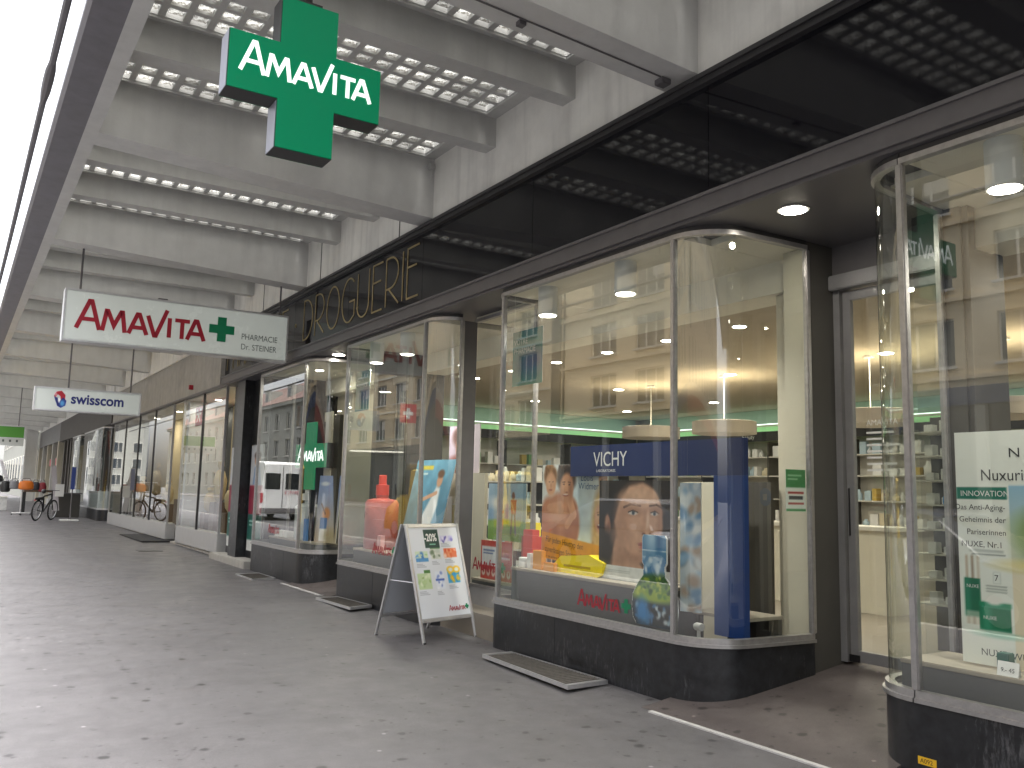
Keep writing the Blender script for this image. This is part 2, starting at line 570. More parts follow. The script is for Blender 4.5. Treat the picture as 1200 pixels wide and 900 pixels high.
def text(name, body, fr, x, y, size, m, parent, h=0.0015, align='LEFT', extr=0.0, sx=1.0, spacing=1.0, bold=0.0):
    cu = bpy.data.curves.new(name, 'FONT')
    cu.body = body; cu.size = size; cu.align_x = align; cu.extrude = extr; cu.space_character = spacing
    cu.resolution_u = 4
    cu.offset = bold
    t = bpy.data.objects.new(name + "_curve", cu)
    COL.objects.link(t)
    dg = bpy.context.evaluated_depsgraph_get()
    me = bpy.data.meshes.new_from_object(t.evaluated_get(dg))
    bpy.data.objects.remove(t); bpy.data.curves.remove(cu)
    me.name = name
    for v in me.vertices:
        q = fr.p(x + v.co.x * sx, y + v.co.y, h + v.co.z + extr)
        v.co = q
    me.materials.clear(); me.materials.append(m)
    me.update()
    o = bpy.data.objects.new(name, me)
    COL.objects.link(o)
    attach(o, parent)
    return o

def arc(cx, cy, rx, ry, a0, a1, n=10):
    return [(cx + rx * math.cos(R(a0 + (a1 - a0) * i / n)), cy + ry * math.sin(R(a0 + (a1 - a0) * i / n))) for i in range(n + 1)]

def ribbons(mb, fr, strokes, x, y, sc, w, h0, th=0.003, closed=()):
    """mitred flat strokes with a little thickness"""
    for k, st in enumerate(strokes):
        pts = [(x + p[0] * sc, y + p[1] * sc) for p in st]
        a = offset(pts, w / 2); b = offset(pts, -w / 2)
        h = h0 + 0.0004 * k
        n = len(pts)
        va = [fr.p(*q, h + th) for q in a]; vb = [fr.p(*q, h + th) for q in b]
        vc = [fr.p(*q, h) for q in a]; vd = [fr.p(*q, h) for q in b]
        fs = []
        for i in range(n - 1):
            fs += [(i, i + 1, n + i + 1, n + i), (2 * n + i, 2 * n + i + 1, i + 1, i), (n + i, n + i + 1, 3 * n + i + 1, 3 * n + i)]
        fs += [(0, n, 3 * n, 2 * n), (n - 1, 3 * n - 1, 4 * n - 1, 2 * n - 1)]
        mb.add(va + vb + vc + vd, fs)
    return mb

LOGO = []
def _logo():
    L = []
    L += [[(0, 0), (0.52, 1.38), (0.62, 1.38), (1.02, 0)], [(0.24, 0.48), (0.86, 0.48)]]
    def A(x): return [[(x, 0), (x + 0.37, 1.0), (x + 0.47, 1.0), (x + 0.84, 0)], [(x + 0.2, 0.33), (x + 0.65, 0.33)]]
    L += [[(1.15, 0), (1.30, 1.0), (1.36, 1.0), (1.66, 0.3), (1.96, 1.0), (2.02, 1.0), (2.17, 0)]]
    L += A(2.34)
    L += [[(3.2, 1.0), (3.54, 0.02), (3.62, 0.02), (4.10, 1.38)]]
    L += [[(4.24, 0), (4.24, 1.0)]]
    L += [[(4.5, 0.93), (5.22, 0.93)], [(4.86, 0), (4.86, 0.88)]]
    L += A(5.12)
    return L
LOGO = _logo()
LOGO_W = 5.96
def logo(name, fr, x, y, width, m, parent, h=0.002, wk=0.19, th=0.003):
    sc = width / LOGO_W
    return ribbons(MB(), fr, LOGO, x, y, sc, wk * sc, h, th).build(name, m, parent)

def plus_mesh(mb, fr, cx, cy, size, arm, h0, h1):
    a, s = arm / 2, size / 2
    pts = [(-a, -s), (a, -s), (a, -a), (s, -a), (s, a), (a, a), (a, s), (-a, s), (-a, a), (-s, a), (-s, -a), (-a, -a)]
    n = 12
    v0 = [fr.p(cx + p[0], cy + p[1], h0) for p in pts]
    v1 = [fr.p(cx + p[0], cy + p[1], h1) for p in pts]
    fs = [(i, (i + 1) % n, n + (i + 1) % n, n + i) for i in range(n)]
    for base, flip in ((n, False), (0, True)):
        for q in ((0, 1, 2, 11), (11, 2, 5, 8), (2, 3, 4, 5), (8, 5, 6, 7), (10, 11, 8, 9)):
            q = tuple(base + i for i in q)
            fs.append(tuple(reversed(q)) if flip else q)
    return mb.add(v0 + v1, fs)

def slab(fr, x0, x1, y0, y1, h0, h1):
    vs = [fr.p(x, y, h) for h in (h0, h1) for (x, y) in ((x0, y0), (x1, y0), (x1, y1), (x0, y1))]
    return MB().add(vs, [(0, 3, 2, 1), (4, 5, 6, 7), (0, 1, 5, 4), (1, 2, 6, 5), (2, 3, 7, 6), (3, 0, 4, 7)])

def outline_slab(fr, pts, h0, h1):
    n = len(pts)
    vs = [fr.p(x, y, h) for h in (h0, h1) for (x, y) in pts]
    fs = [tuple(range(n - 1, -1, -1)), tuple(range(n, 2 * n))] + [(i, (i + 1) % n, n + (i + 1) % n, n + i) for i in range(n)]
    return MB().add(vs, fs)

# ---- painted prints: colours per vertex on a fine grid
def s2l(c):
    c = np.asarray(c, float)
    return np.where(c <= 0.04045, c / 12.92, ((c + 0.055) / 1.055) ** 2.4)
def hexc(h):
    return np.array([int(h[i:i + 2], 16) / 255 for i in (1, 3, 5)])

class Paint:
    def __init__(s, w, h, nx, ny, base):
        s.w, s.h, s.nx, s.ny = w, h, nx, ny
        s.X, s.Y = np.meshgrid(np.linspace(0, w, nx), np.linspace(0, h, ny))
        s.c = np.ones((ny, nx, 3)) * hexc(base)
        s.px = w / nx
    def mix(s, k, col):
        col = hexc(col) if isinstance(col, str) else col
        k = np.clip(k, 0, 1)[..., None]
        s.c = s.c * (1 - k) + col * k
        return s
    def blob(s, cx, cy, rx, ry, col, soft=0.15, rot=0, a=1.0):
        co, si = math.cos(R(rot)), math.sin(R(rot))
        dx, dy = s.X - cx, s.Y - cy
        u = (dx * co + dy * si) / rx; v = (-dx * si + dy * co) / ry
        d = np.sqrt(u * u + v * v)
        return s.mix(a * np.clip((1 + soft - d) / (2 * soft), 0, 1), col)
    def rect(s, x0, y0, x1, y1, col, a=1.0, soft=None):
        e = soft or s.px
        k = np.clip((s.X - x0) / e + .5, 0, 1) * np.clip((x1 - s.X) / e + .5, 0, 1) * np.clip((s.Y - y0) / e + .5, 0, 1) * np.clip((y1 - s.Y) / e + .5, 0, 1)
        return s.mix(a * k, col)
    def grad(s, c0, c1, y0=0, y1=None, ax='y'):
        q = s.Y if ax == 'y' else s.X
        y1 = s.h if y1 is None else y1
        k = np.clip((q - y0) / (y1 - y0), 0, 1)[..., None]
        s.c = hexc(c0) * (1 - k) + hexc(c1) * k
        return s
    def poly(s, pts, col, soft=None, a=1.0):
        e = soft or s.px
        inside = np.zeros(s.X.shape, bool); dist = np.full(s.X.shape, 1e9)
        n = len(pts)
        for i in range(n):
            (x0, y0), (x1, y1) = pts[i], pts[(i + 1) % n]
            t = np.clip(((s.X - x0) * (x1 - x0) + (s.Y - y0) * (y1 - y0)) / max(1e-12, (x1 - x0) ** 2 + (y1 - y0) ** 2), 0, 1)
            dist = np.minimum(dist, np.hypot(s.X - x0 - t * (x1 - x0), s.Y - y0 - t * (y1 - y0)))
            if y0 != y1:
                cross = ((y0 > s.Y) != (y1 > s.Y)) & (s.X < (x1 - x0) * (s.Y - y0) / (y1 - y0) + x0)
                inside ^= cross
        sd_ = np.where(inside, dist, -dist)
        return s.mix(a * np.clip(sd_ / e + .5, 0, 1), col)
    def line(s, x0, y0, x1, y1, w, col, a=1.0):
        t = np.clip(((s.X - x0) * (x1 - x0) + (s.Y - y0) * (y1 - y0)) / max(1e-12, (x1 - x0) ** 2 + (y1 - y0) ** 2), 0, 1)
        d = np.hypot(s.X - x0 - t * (x1 - x0), s.Y - y0 - t * (y1 - y0))
        return s.mix(a * np.clip((w / 2 - d) / s.px + .5, 0, 1), col)
    def speck(s, x0, y0, x1, y1, cols, n, r, a=0.9):
        for _ in range(n):
            s.blob(rng.uniform(x0, x1), rng.uniform(y0, y1), r * rng.uniform(.5, 1.4), r * rng.uniform(.4, 1.1), cols[rng.integers(len(cols))], .5, rng.uniform(0, 180), a)
        return s
    def noise(s, amt, cells=14):
        g = rng.uniform(-1, 1, (cells + 2, cells + 2))
        fx = s.X / s.w * cells; fy = s.Y / s.h * cells
        ix, iy = fx.astype(int), fy.astype(int); tx, ty = fx - ix, fy - iy
        v = (g[iy, ix] * (1 - tx) + g[iy, ix + 1] * tx) * (1 - ty) + (g[iy + 1, ix] * (1 - tx) + g[iy + 1, ix + 1] * tx) * ty
        s.c = np.clip(s.c * (1 + amt * v[..., None]), 0, 1)
        return s
    def build(s, name, fr, parent, h=0.0, x=0, y=0, mask=None, skin=None):
        pts = [fr.p(x + a, y + b, h) for a, b in zip(s.X.ravel(), s.Y.ravel())]
        nx, ny = s.nx, s.ny
        keep = mask(s.X / s.w, s.Y / s.h) if mask else None
        fs = []
        for j in range(ny - 1):
            for i in range(nx - 1):
                if keep is not None and not (keep[j, i] and keep[j, i + 1] and keep[j + 1, i] and keep[j + 1, i + 1]):
                    continue
                fs.append((j * nx + i, j * nx + i + 1, (j + 1) * nx + i + 1, (j + 1) * nx + i))
        me = bpy.data.meshes.new(name)
        me.from_pydata(pts, [], fs)
        at = me.color_attributes.new("Col", 'FLOAT_COLOR', 'POINT')
        col = np.ones((nx * ny, 4), np.float32)
        col[:, :3] = s2l(np.clip(s.c.reshape(-1, 3), 0, 1))
        at.data.foreach_set("color", col.ravel())
        me.materials.append(PRINT)
        me.update()
        o = bpy.data.objects.new(name, me)
        COL.objects.link(o)
        attach(o, parent)
        return o

def poster(name, label, cat, fr, w, h, paint, th=0.012, edge=None, group=None):
    """a printed board: backing slab with the print laid on it"""
    p = thing(name, label, cat, fr.p(w / 2, 0, -th), group)
    slab(fr, 0, w, 0, h, -th, -0.0015).build("backing_board", edge or WHITE, p)
    paint.build("print", fr, p)
    return p

def lamp(kind, name, loc, power, size=0.12, color=(1, 0.93, 0.8), spot=None):
    """the light given off by a lamp, parented to it by the caller"""
    d = bpy.data.lights.new(name, kind)
    d.energy = power * 0.55
    d.color = color
    if kind == 'AREA':
        d.shape = 'DISK'; d.size = size
    elif kind == 'SPOT':
        d.spot_size = R(spot or 90); d.spot_blend = 0.6; d.shadow_soft_size = size
    else:
        d.shadow_soft_size = size
    o = bpy.data.objects.new(name, d)
    COL.objects.link(o)
    o.location = loc
    return o

def gz(y):
    return 0.005 * max(0.0, min(y, 62.0) - 5.0)

# ================================================================== ground
def ground_strip(name, x0, x1, y0, y1, dz, m, step=3.0):
    mb = MB()
    n = max(1, int((y1 - y0) / step))
    ys = [y0 + (y1 - y0) * i / n for i in range(n + 1)]
    for i in range(n):
        mb.quad((x0, ys[i], gz(ys[i]) + dz), (x1, ys[i], gz(ys[i]) + dz), (x1, ys[i + 1], gz(ys[i + 1]) + dz), (x0, ys[i + 1], gz(ys[i + 1]) + dz))
    return mb.build(name, m)
structure(ground_strip("ground", -400, 400, -300, 600, -0.16, ROAD, 15))
structure(ground_strip("road", -17, -1.2, -120, 320, -0.13, ROAD))
structure(ground_strip("pavement", -1.05, 7.0, -20, 110, 0.0, ASPH))
structure(ground_strip("far_pavement", -24.5, -17.15, -60, 240, -0.01, ASPH))
mb = MB()
for i in range(80):
    y = -18 + i * 1.5
    mb.box(-1.2, -1.055, y, y + 1.49, gz(y) - 0.2, gz(y) + 0.003)
structure(mb.build("kerb", STONE, bevel=0.012))
mb = MB()
for i in range(140):
    y = -50 + i * 2.0
    mb.box(-17.15, -17.0, y, y + 1.99, gz(y) - 0.2, gz(y) + 0.0)
structure(mb.build("far_kerb", STONE))
mb = MB()
for i in range(40):
    mb.box(-8.6, -8.48, -30 + i * 6, -27 + i * 6, gz(-27 + i * 6) - 0.128, gz(-27 + i * 6) - 0.124)
structure(mb.build("lane_marking", WHITE))
# entrance ramps rising to the doors
def ramp(y0, y1, xs, xe, z0, z1):
    mb = MB()
    mb.add([(xs, y0, z0 + .004), (xe, y0, z1), (xe, y1, z1), (xs, y1, z0 + .004), (xs, y0, z0 - .1), (xe, y0, -.1), (xe, y1, -.1), (xs, y1, z0 - .1)],
           [(0, 1, 2, 3), (0, 4, 5, 1), (3, 2, 6, 7), (1, 5, 6, 2)])
    return structure(mb.build("entrance_ramp", RAMP))
ramp(2.9, 4.62, 4.015, 5.75, 0.0, 0.255)
ramp(10.86, 12.56, 4.16, 5.75, gz(11.5), 0.27)
structure(MB().add([(3.985, 3.0, .001), (4.02, 3.0, .001), (4.005, 4.5, .001), (3.97, 4.5, .001), (3.985, 3.0, .011), (4.02, 3.0, .011), (4.005, 4.5, .011), (3.97, 4.5, .011)],
     [(4, 5, 6, 7), (0, 1, 5, 4), (1, 2, 6, 5), (2, 3, 7, 6), (3, 0, 4, 7)]).build("threshold_strip", LINEP))
structure(MB().box(4.125, 4.16, 11.05, 12.62, gz(11.6), gz(11.6) + .012).build("threshold_strip", LINEP))
structure(MB().box(4.16, 4.28, 11.03, 11.06, gz(11), gz(11) + .012).build("threshold_strip", LINEP))

# ================================================================== canopy
BP = 4.165
BY0 = 4.37
KMIN, KMAX = -3, 16
ZSK = 5.137
can = thing("street_canopy", "long concrete arcade canopy with glass block skylights and deep cross beams", "canopy", (2.4, 0, 4.6))
mb = MB(); mb.box(0.745, 0.865, -9, 72, 4.6, 5.26)
mb.build("edge_beam", CONC, can)
mb = MB(); mb.prism([(0.52, -9, 4.615), (0.745, -9, 4.6), (0.745, -9, 4.74), (0.50, -9, 4.74), (0.495, -9, 4.66)], (0, 81, 0))
gut = mb.build("gutter", GUTTER, can)
mb = MB()
mb.prism([(0.865, BY0, 4.6), (4.31, BY0, 4.452), (4.31, BY0, 5.25), (0.865, BY0, 5.25)], (0, 0.35, 0))
big = None
for k in range(KMIN, KMAX + 1):
    if big is None:
        big = mb.build("main_beam", CONC, can)
        big.location.y = k * BP
    else:
        inst(big, "main_beam", can, (0, k * BP, 0))
mb = MB().box(0.865, 4.31, 0, 0.19, 4.84, 5.24)
sec = None
strips = []
for k in range(KMIN, KMAX):
    y = BY0 + k * BP
    g = (BP - 0.35 - 0.38) / 3
    for j in range(3):
        strips.append((k, y + 0.35 + j * (g + 0.19), g))
        if j < 2:
            yy = y + 0.35 + g + j * (g + 0.19)
            if sec is None:
                sec = mb.build("cross_rib", CONCD, can); sec.location.y = yy
            else:
                inst(sec, "cross_rib", can, (0, yy, 0))
PITCH_B, NB, NR = 0.19, 17, 5
def skylight_frame_mesh(g):
    mb = MB()
    x0, x1 = 4.135 - NB * PITCH_B, 4.135
    y0 = (g - NR * PITCH_B) / 2
    y1 = y0 + NR * PITCH_B
    mb.box(0.865, x0, 0, g, ZSK, 5.22); mb.box(x1, 4.305, 0, g, ZSK, 5.22)
    mb.box(x0, x1, 0, y0, ZSK, 5.22); mb.box(x0, x1, y1, g, ZSK, 5.22)
    # stepped inner border
    for (a, b, c, d) in ((x0 - .03, x1 + .03, y0 - .028, y0 - .006), (x0 - .03, x1 + .03, y1 + .006, y1 + .028), (x0 - .03, x0 - .008, y0 - .005, y1 + .005), (x1 + .008, x1 + .03, y0 - .005, y1 + .005)):
        mb.box(a, b, c, d, ZSK - .022, ZSK + .001)
    for i in range(1, NB):
        mb.box(x0 + i * PITCH_B - .028, x0 + i * PITCH_B + .028, y0, y1, ZSK + .002, 5.21)
    for j in range(1, NR):
        for i in range(NB):
            a = x0 + i * PITCH_B + (0.028 if i else 0)
            b = x0 + (i + 1) * PITCH_B - (0.028 if i < NB - 1 else 0)
            mb.box(a, b, y0 + j * PITCH_B - .028, y0 + j * PITCH_B + .028, ZSK + .003, 5.208)
    return mb
G = (BP - 0.35 - 0.38) / 3
sfm = skylight_frame_mesh(G).mesh("skylight_frame", CONCD)
# one glass block: square lens with chamfered lower edge
h = 0.068
bl = MB()
bl.add([(-h, -h, .07), (h, -h, .07), (h, h, .07), (-h, h, .07), (-h, -h, .012), (h, -h, .012), (h, h, .012), (-h, h, .012),
        (-.05, -.05, -.012), (.05, -.05, -.012), (.05, .05, -.012), (-.05, .05, -.012)],
       [(4, 5, 9, 8), (5, 6, 10, 9), (6, 7, 11, 10), (7, 4, 8, 11), (8, 9, 10, 11), (0, 1, 5, 4), (1, 2, 6, 5), (2, 3, 7, 6), (3, 0, 4, 7)])
blm = bl.mesh("glass_block", BLOCK)
rest = MB()
x0b = 4.135 - NB * PITCH_B
for (k, y, g) in strips:
    fo = inst(sfm, "skylight_frame", can, (0, y, 0))
    for j in range(NR):
        for i in range(NB):
            c = (x0b + (i + .5) * PITCH_B, y + (g - NR * PITCH_B) / 2 + (j + .5) * PITCH_B, ZSK + .03)
            if k == 0:
                inst(blm, "glass_block", fo, c)
            else:
                rest.add([(c[0] + p[0], c[1] + p[1], c[2] + p[2]) for p in bl.v], bl.f)
ro = rest.build("glass_blocks_far", BLOCK, can); ro["kind"] = "stuff"
# conduit under the nearest beam, little switch box and bracket
cz = MB().tube([(1.0, 4.56, 4.588), (4.12, 4.56, 4.454)], 0.006, 6); cz.build("conduit", GREYMET, can)
for xx in (2.9,):
    MB().box(xx, xx + .05, 4.575, 4.625, 4.48, 4.53).build("conduit_clip", GREYMET, can)
MB().box(4.12, 4.21, 4.54, 4.63, 4.41, 4.455).build("junction_box", GREYMET, can, bevel=.006)
MB().box(4.23, 4.29, 8.49, 8.535, 5.0, 5.07).tube([(4.26, 8.515, 5.0), (4.262, 8.515, 4.93), (4.25, 8.51, 4.87)], .008, 6).build("hook_box", CONCD, can)
# long cable that runs outside the canopy edge
cb = MB()
pts = [(0.36, y, 4.46 + 0.012 * math.sin(y * .9)) for y in [i * 1.5 - 4 for i in range(40)]]
cb.tube(pts, 0.024, 6)
cb.lathe([(.024, -.35), (.035, -.2), (.038, 0), (.035, .25), (.024, .45)], (0.36, 7.3, 4.46), 8, 'y')
tag(cb.build("overhead_cable", GUTTER, None, smooth=True), "thick grey overhead cable running along outside the canopy edge", "cable")

# ================================================================== pharmacy building
XF = 4.29
ph = thing("pharmacy_building", "pharmacy shopfront with black glass fascia, gold lettering and rounded display windows", "building", (7, 8, 0))
YL = 17.15
MB().box(4.335, 13, -8, YL, 3.365, 4.36).build("floor_slab", DARKMET, ph)
MB().box(4.31, 13, -8, YL + 14, 4.362, 13).build("upper_wall", CONCW, ph)
for yy in (9.4, 12.1, 14.9, 18.3):
    MB().box(4.302, 4.312, yy, yy + .012, 4.42, 5.13).build("wall_joint", DARKMET, ph)
# black glass fascia panels with seams
ys = [YL, 15.3, 13.1, 10.9, 8.7, 6.47, 4.25, 2.03, -0.2, -2.4, -4.6, -8]
for a, b in zip(ys[:-1], ys[1:]):
    MB().box(XF, 4.333, b + .003, a - .003, 3.5, 4.349).build("fascia_panel", BLACKGL, ph)
mb = MB().prism([(4.215, -8, 4.385), (4.215, -8, 4.352), (4.235, -8, 4.352), (4.235, -8, 4.31), (4.288, -8, 4.31), (4.288, -8, 4.352), (4.309, -8, 4.352), (4.309, -8, 4.385)], (0, YL + 8, 0))
mb.build("fascia_top_trim", DARKMET, ph)
mb = MB().prism([(4.222, -8, 3.36), (4.334, -8, 3.36), (4.334, -8, 3.4995), (4.205, -8, 3.4995), (4.205, -8, 3.476), (4.222, -8, 3.476)], (0, YL + 8, 0))
mb.build("fascia_beam", GREYMET, ph)
MB().box(4.25, 5.75, -8, YL, 3.335, 3.3595).build("soffit", GREYMET, ph)
MB().box(4.205, 4.335, YL, YL + .03, 3.36, 4.38).build("fascia_end_cap", STONE, ph)

# thin gold art-deco capitals
def deco():
    D = {}
    D['P'] = ([[(0, 0), (0, 1)], [(0, 1)] + arc(.18, .76, .22, .24, 90, -90, 10) + [(0, .52)]], .5)
    D['H'] = ([[(0, 0), (0, 1)], [(.4, 0), (.4, 1)], [(0, .62), (.4, .62)]], .52)
    D['A'] = ([[(0, 0), (.2, 1), (.24, 1), (.44, 0)], [(.09, .36), (.35, .36)]], .54)
    D['R'] = ([[(0, 0), (0, 1)], [(0, 1)] + arc(.14, .68, .26, .32, 90, -90, 10) + [(0, .36)], [(.1, .35), (.42, 0)]], .54)
    D['M'] = ([[(0, 0), (.05, 1), (.08, 1), (.29, .3), (.50, 1), (.53, 1), (.58, 0)]], .7)
    D['C'] = ([arc(.28, .5, .28, .5, 50, 310, 18)], .56)
    D['I'] = ([[(0, 0), (0, 1)]], .14)
    D['E'] = ([[(.34, 1), (0, 1), (0, 0), (.34, 0)], [(0, .62), (.28, .62)]], .46)
    D['D'] = ([[(0, 0), (0, 1)], [(0, 1)] + arc(.1, .5, .34, .5, 88, -88, 14) + [(0, 0)]], .57)
    D['O'] = ([arc(.27, .5, .27, .5, 0, 360, 24)], .66)
    D['G'] = ([arc(.28, .5, .28, .5, 50, 290, 18) + [(.5, .12), (.5, .46), (.3, .46)]], .62)
    D['U'] = ([[(0, 1), (0, .26)] + arc(.21, .26, .21, .26, 180, 360, 12) + [(.42, 1)]], .56)
    return D
DECO = deco()
def deco_word(word, y_left, y_right, z0, hgt):
    tot = sum(DECO[c][1] for c in word) - .1
    sx = (y_left - y_right) / tot
    fr = street_face(XF, y_left, z0)
    x = 0
    for c in word:
        st = [[(p[0] * sx / hgt, p[1]) for p in s_] for s_ in DECO[c][0]]
        ribbons(MB(), fr, st, x, 0, hgt, 0.022, 0.001, 0.006).build("letter", GOLD, ph)
        x += DECO[c][1] * sx
deco_word("DROGUERIE", 12.68, 8.78, 3.62, 0.60)
deco_word("PHARMACIE", 17.0, 13.42, 3.62, 0.60)
MB().lathe([(.03, 0), (.03, .006)], (XF - .007, 13.05, 3.90), 12, 'x').build("letter", GOLD, ph)

# ---- display windows
def arcp(cx, cy, r, a0, a1, n=9):
    return [(cx + r * math.cos(R(a0 + (a1 - a0) * i / n)), cy + r * math.sin(R(a0 + (a1 - a0) * i / n))) for i in range(n + 1)]
ZH = 3.262
def display_window(pieces, zs, mull_r=0.022, plinth=True, zp=None, seams=(), skip=()):
    path = []
    for pc in pieces:
        for q in pc:
            if not path or (abs(q[0] - path[-1][0]) + abs(q[1] - path[-1][1])) > 1e-5:
                path.append(q)
    zb = -0.15
    if plinth:
        pl = MB().wall(offset(path, .014), zb, zs - .001, -.12).build("plinth", GRANITE, ph, smooth=True)
        for yy in seams:
            MB().box(XF - .0155, XF - .0135, yy - .003, yy + .003, 0, zs - .01).build("plinth_joint", BLACK, pl)
    fo = MB().wall(offset(path, .020), zs + .0225, zs + .058, -.05).build("window_frame", STEEL, ph, smooth=True)
    MB().wall(offset(path, .034), zs, zs + .022, -.10).build("sill", STEEL, fo, smooth=True)
    MB().wall(offset(path, .018), ZH, ZH + .034, -.05).build("head_rail", STEEL, fo, smooth=True)
    MB().wall(offset(path, .002), ZH + .0345, 3.3345, -.06).build("head_strip", DARKMET, ph)
    ends = [pc[0] for pc in pieces] + [pieces[-1][-1]]
    for ie, e in enumerate(ends):
        if ie in skip:
            continue
        MB().box(e[0] - mull_r, e[0] + mull_r, e[1] - mull_r, e[1] + mull_r, zs + .0585, ZH - .0005).build("mullion", STEEL, fo, bevel=.007)
    for pc in pieces:
        MB().wall(pc, zs + .05, ZH + .01).build("pane", GLASS, fo, smooth=len(pc) > 2)
    return fo
# near window on the right (runs past the camera)
RW = [[(XF, -1.6), (XF, 0.55)], [(XF, 0.55), (XF, 2.79)]]
display_window([[(XF, 2.79), (XF, .55)], [(XF, .55), (XF, -1.6)]], .385, plinth=False)
cr = arcp(4.60, 2.79, .31, 90, 180, 10)
display_window([[(5.25, 3.16)] + cr[:1], cr[:-1] + [(XF, 2.795)]], .385, plinth=False, skip=(1, 2))
full = [(5.25, 3.16)] + cr + [(XF, -1.6)]
rp = MB().wall(offset(full, .014), -.15, .384, -.12).build("plinth", GRANITE, ph, smooth=True)
# big window with blue arch
cn = arcp(4.65, 4.60, .36, 180, 270, 10)
cf = arcp(4.42, 6.92, .13, 90, 180, 5)
display_window([[(4.75, 7.05)] + cf, [(XF, 6.92), (XF, 4.60)], cn + [(5.25, 4.205)]], .405, seams=(6.0,))
# second window
cn2 = arcp(4.60, 8.52, .31, 180, 262, 9)
cf2 = arcp(4.42, 10.80, .13, 90, 180, 5)
display_window([[(5.6, 10.95), (4.42, 10.93)] + cf2[1:], [(XF, 10.80), (XF, 8.56)], [(XF, 8.56)] + cn2[1:], ], .45, seams=(9.7,))
# shallow recess between them
ro = MB().box(4.74, 4.86, 7.07, 8.2, -.1, .16).build("plinth", GRANITE, ph)
MB().box(4.735, 4.86, 7.07, 8.2, .1605, .42).build("recess_panel", SILVER, ph)
rf = MB().box(4.72, 4.77, 7.07, 8.22, .4205, .45).build("window_frame", STEEL, ph)
MB().box(4.72, 4.77, 7.07, 8.22, ZH, ZH + .034).build("head_rail", STEEL, rf)
MB().box(4.575, 4.74, 8.205, 8.22, .16, ZH).build("side_panel", GREYMET, ph)
MB().wall([(4.745, 8.2), (4.745, 7.07)], .44, ZH + .01).build("pane", GLASS, rf)
# third window
cn3 = arcp(4.65, 12.44, .36, 180, 270, 9)
display_window([[(4.9, 14.78), (4.42, 14.78)] + arcp(4.42, 14.65, .13, 90, 180, 5)[1:], [(XF, 14.65), (XF, 12.44)], cn3 + [(5.6, 12.07)]], .48, seams=(13.0,))
# small yellow number plate on the near plinth
st = thing("number_sticker", "small yellow sticker reading A092 low on the black granite plinth", "sticker", (XF - .016, 2.70, .06))
fs_ = street_face(XF - .0145, 2.79, .085)
slab(fs_, 0, .1, 0, .038, 0, .0012).build("plate", mat("yellow_sticker", (.75, .45, .02), .5), st)
text("lettering", "A092", fs_, .012, .008, .032, BLACK, st, .002)

# ---- entrances
DOORG = mat('door_grey_metal', (.30, .30, .31), .4, .4, var=.08, scale=8)
def entrance(y0, y1, zf, leaf0, leaf1, labelpos):
    # side piers, header, leaf
    MB().box(5.26, 5.75, y1 - .03, y1 + .12, zf - .3, 3.335).build("door_jamb", DGREY, ph)
    MB().box(5.26, 5.75, y0 - .12, y0 + .03, zf - .3, 3.335).build("door_jamb", DGREY, ph)
    MB().box(5.56, 5.7, y0 + .03, y1 - .03, 3.10, 3.335).build("transom_panel", GREYMET, ph)
    MB().box(5.50, 5.72, y0 + .03, y1 - .03, 2.985, 3.0995).build("door_operator", DOORG, ph, bevel=.008)
    MB().box(5.56, 5.70, y1 - .085, y1 - .03, zf, 2.984).build("door_frame_post", DOORG, ph)
    fr = MB()
    fr.box(5.575, 5.62, leaf0, leaf0 + .065, zf + .012, 2.975); fr.box(5.575, 5.62, leaf1 - .065, leaf1, zf + .012, 2.975)
    fr.box(5.575, 5.62, leaf0 + .065, leaf1 - .065, zf + .012, zf + .09); fr.box(5.575, 5.62, leaf0 + .065, leaf1 - .065, 2.90, 2.975)
    d = fr.build("door", DOORG, ph, bevel=.004)
    MB().wall([(5.597, leaf1 - .06), (5.597, leaf0 + .06)], zf + .085, 2.905).build("pane", GLASS, d)
    MB().box(5.565, 5.574, leaf1 - .03, leaf1 - .018, 1.15, 1.5).build("handle", BLACK, d, bevel=.004)
    MB().box(5.56, 5.574, leaf1 - .08, leaf1 + .0, zf + .012, zf + .06).build("door_shoe", BLACK, d)
    return d
d1 = entrance(3.14, 4.24, .25, 3.2, 4.14, 'near')
d2 = entrance(10.96, 12.06, .27, 11.0, 11.96, 'far')
# lettering on the door glass
fd = street_face(5.59, 4.0, 1.6)
text("lettering", "AMAVITA", fd, .03, .35, .06, WHITE, d1, .002)
for i in range(7):
    slab(fd, .03, .03 + (.22, .14, .26, .2, .12, .24, .18)[i], .29 - i * .045, .305 - i * .045, .002, .003).build("printed_line", WHITE, d1)
MB().lathe([(.075, 0), (.075, .002)], (5.588, 3.33, 1.42), 24, 'x').build("round_sticker", mat("sticker_blue", (.02, .22, .55), .4), d1)
MB().box(5.585, 5.5865, 3.305, 3.355, 1.395, 1.445).build("sticker_symbol", WHITE, d1)

# pier of black granite with framed posters left of the third window
MB().box(4.52, 12.8, 14.84, YL + .03, -.1, 3.335).build("pier", GRANITE, ph)
MB().box(4.34, 4.52, 15.85, 16.35, .12, 3.335).build("pier_column", GRANITE, ph)
MB().box(4.22, 4.52, 14.86, 17.2, -.1, .17).build("step", STONE, ph, bevel=.01)

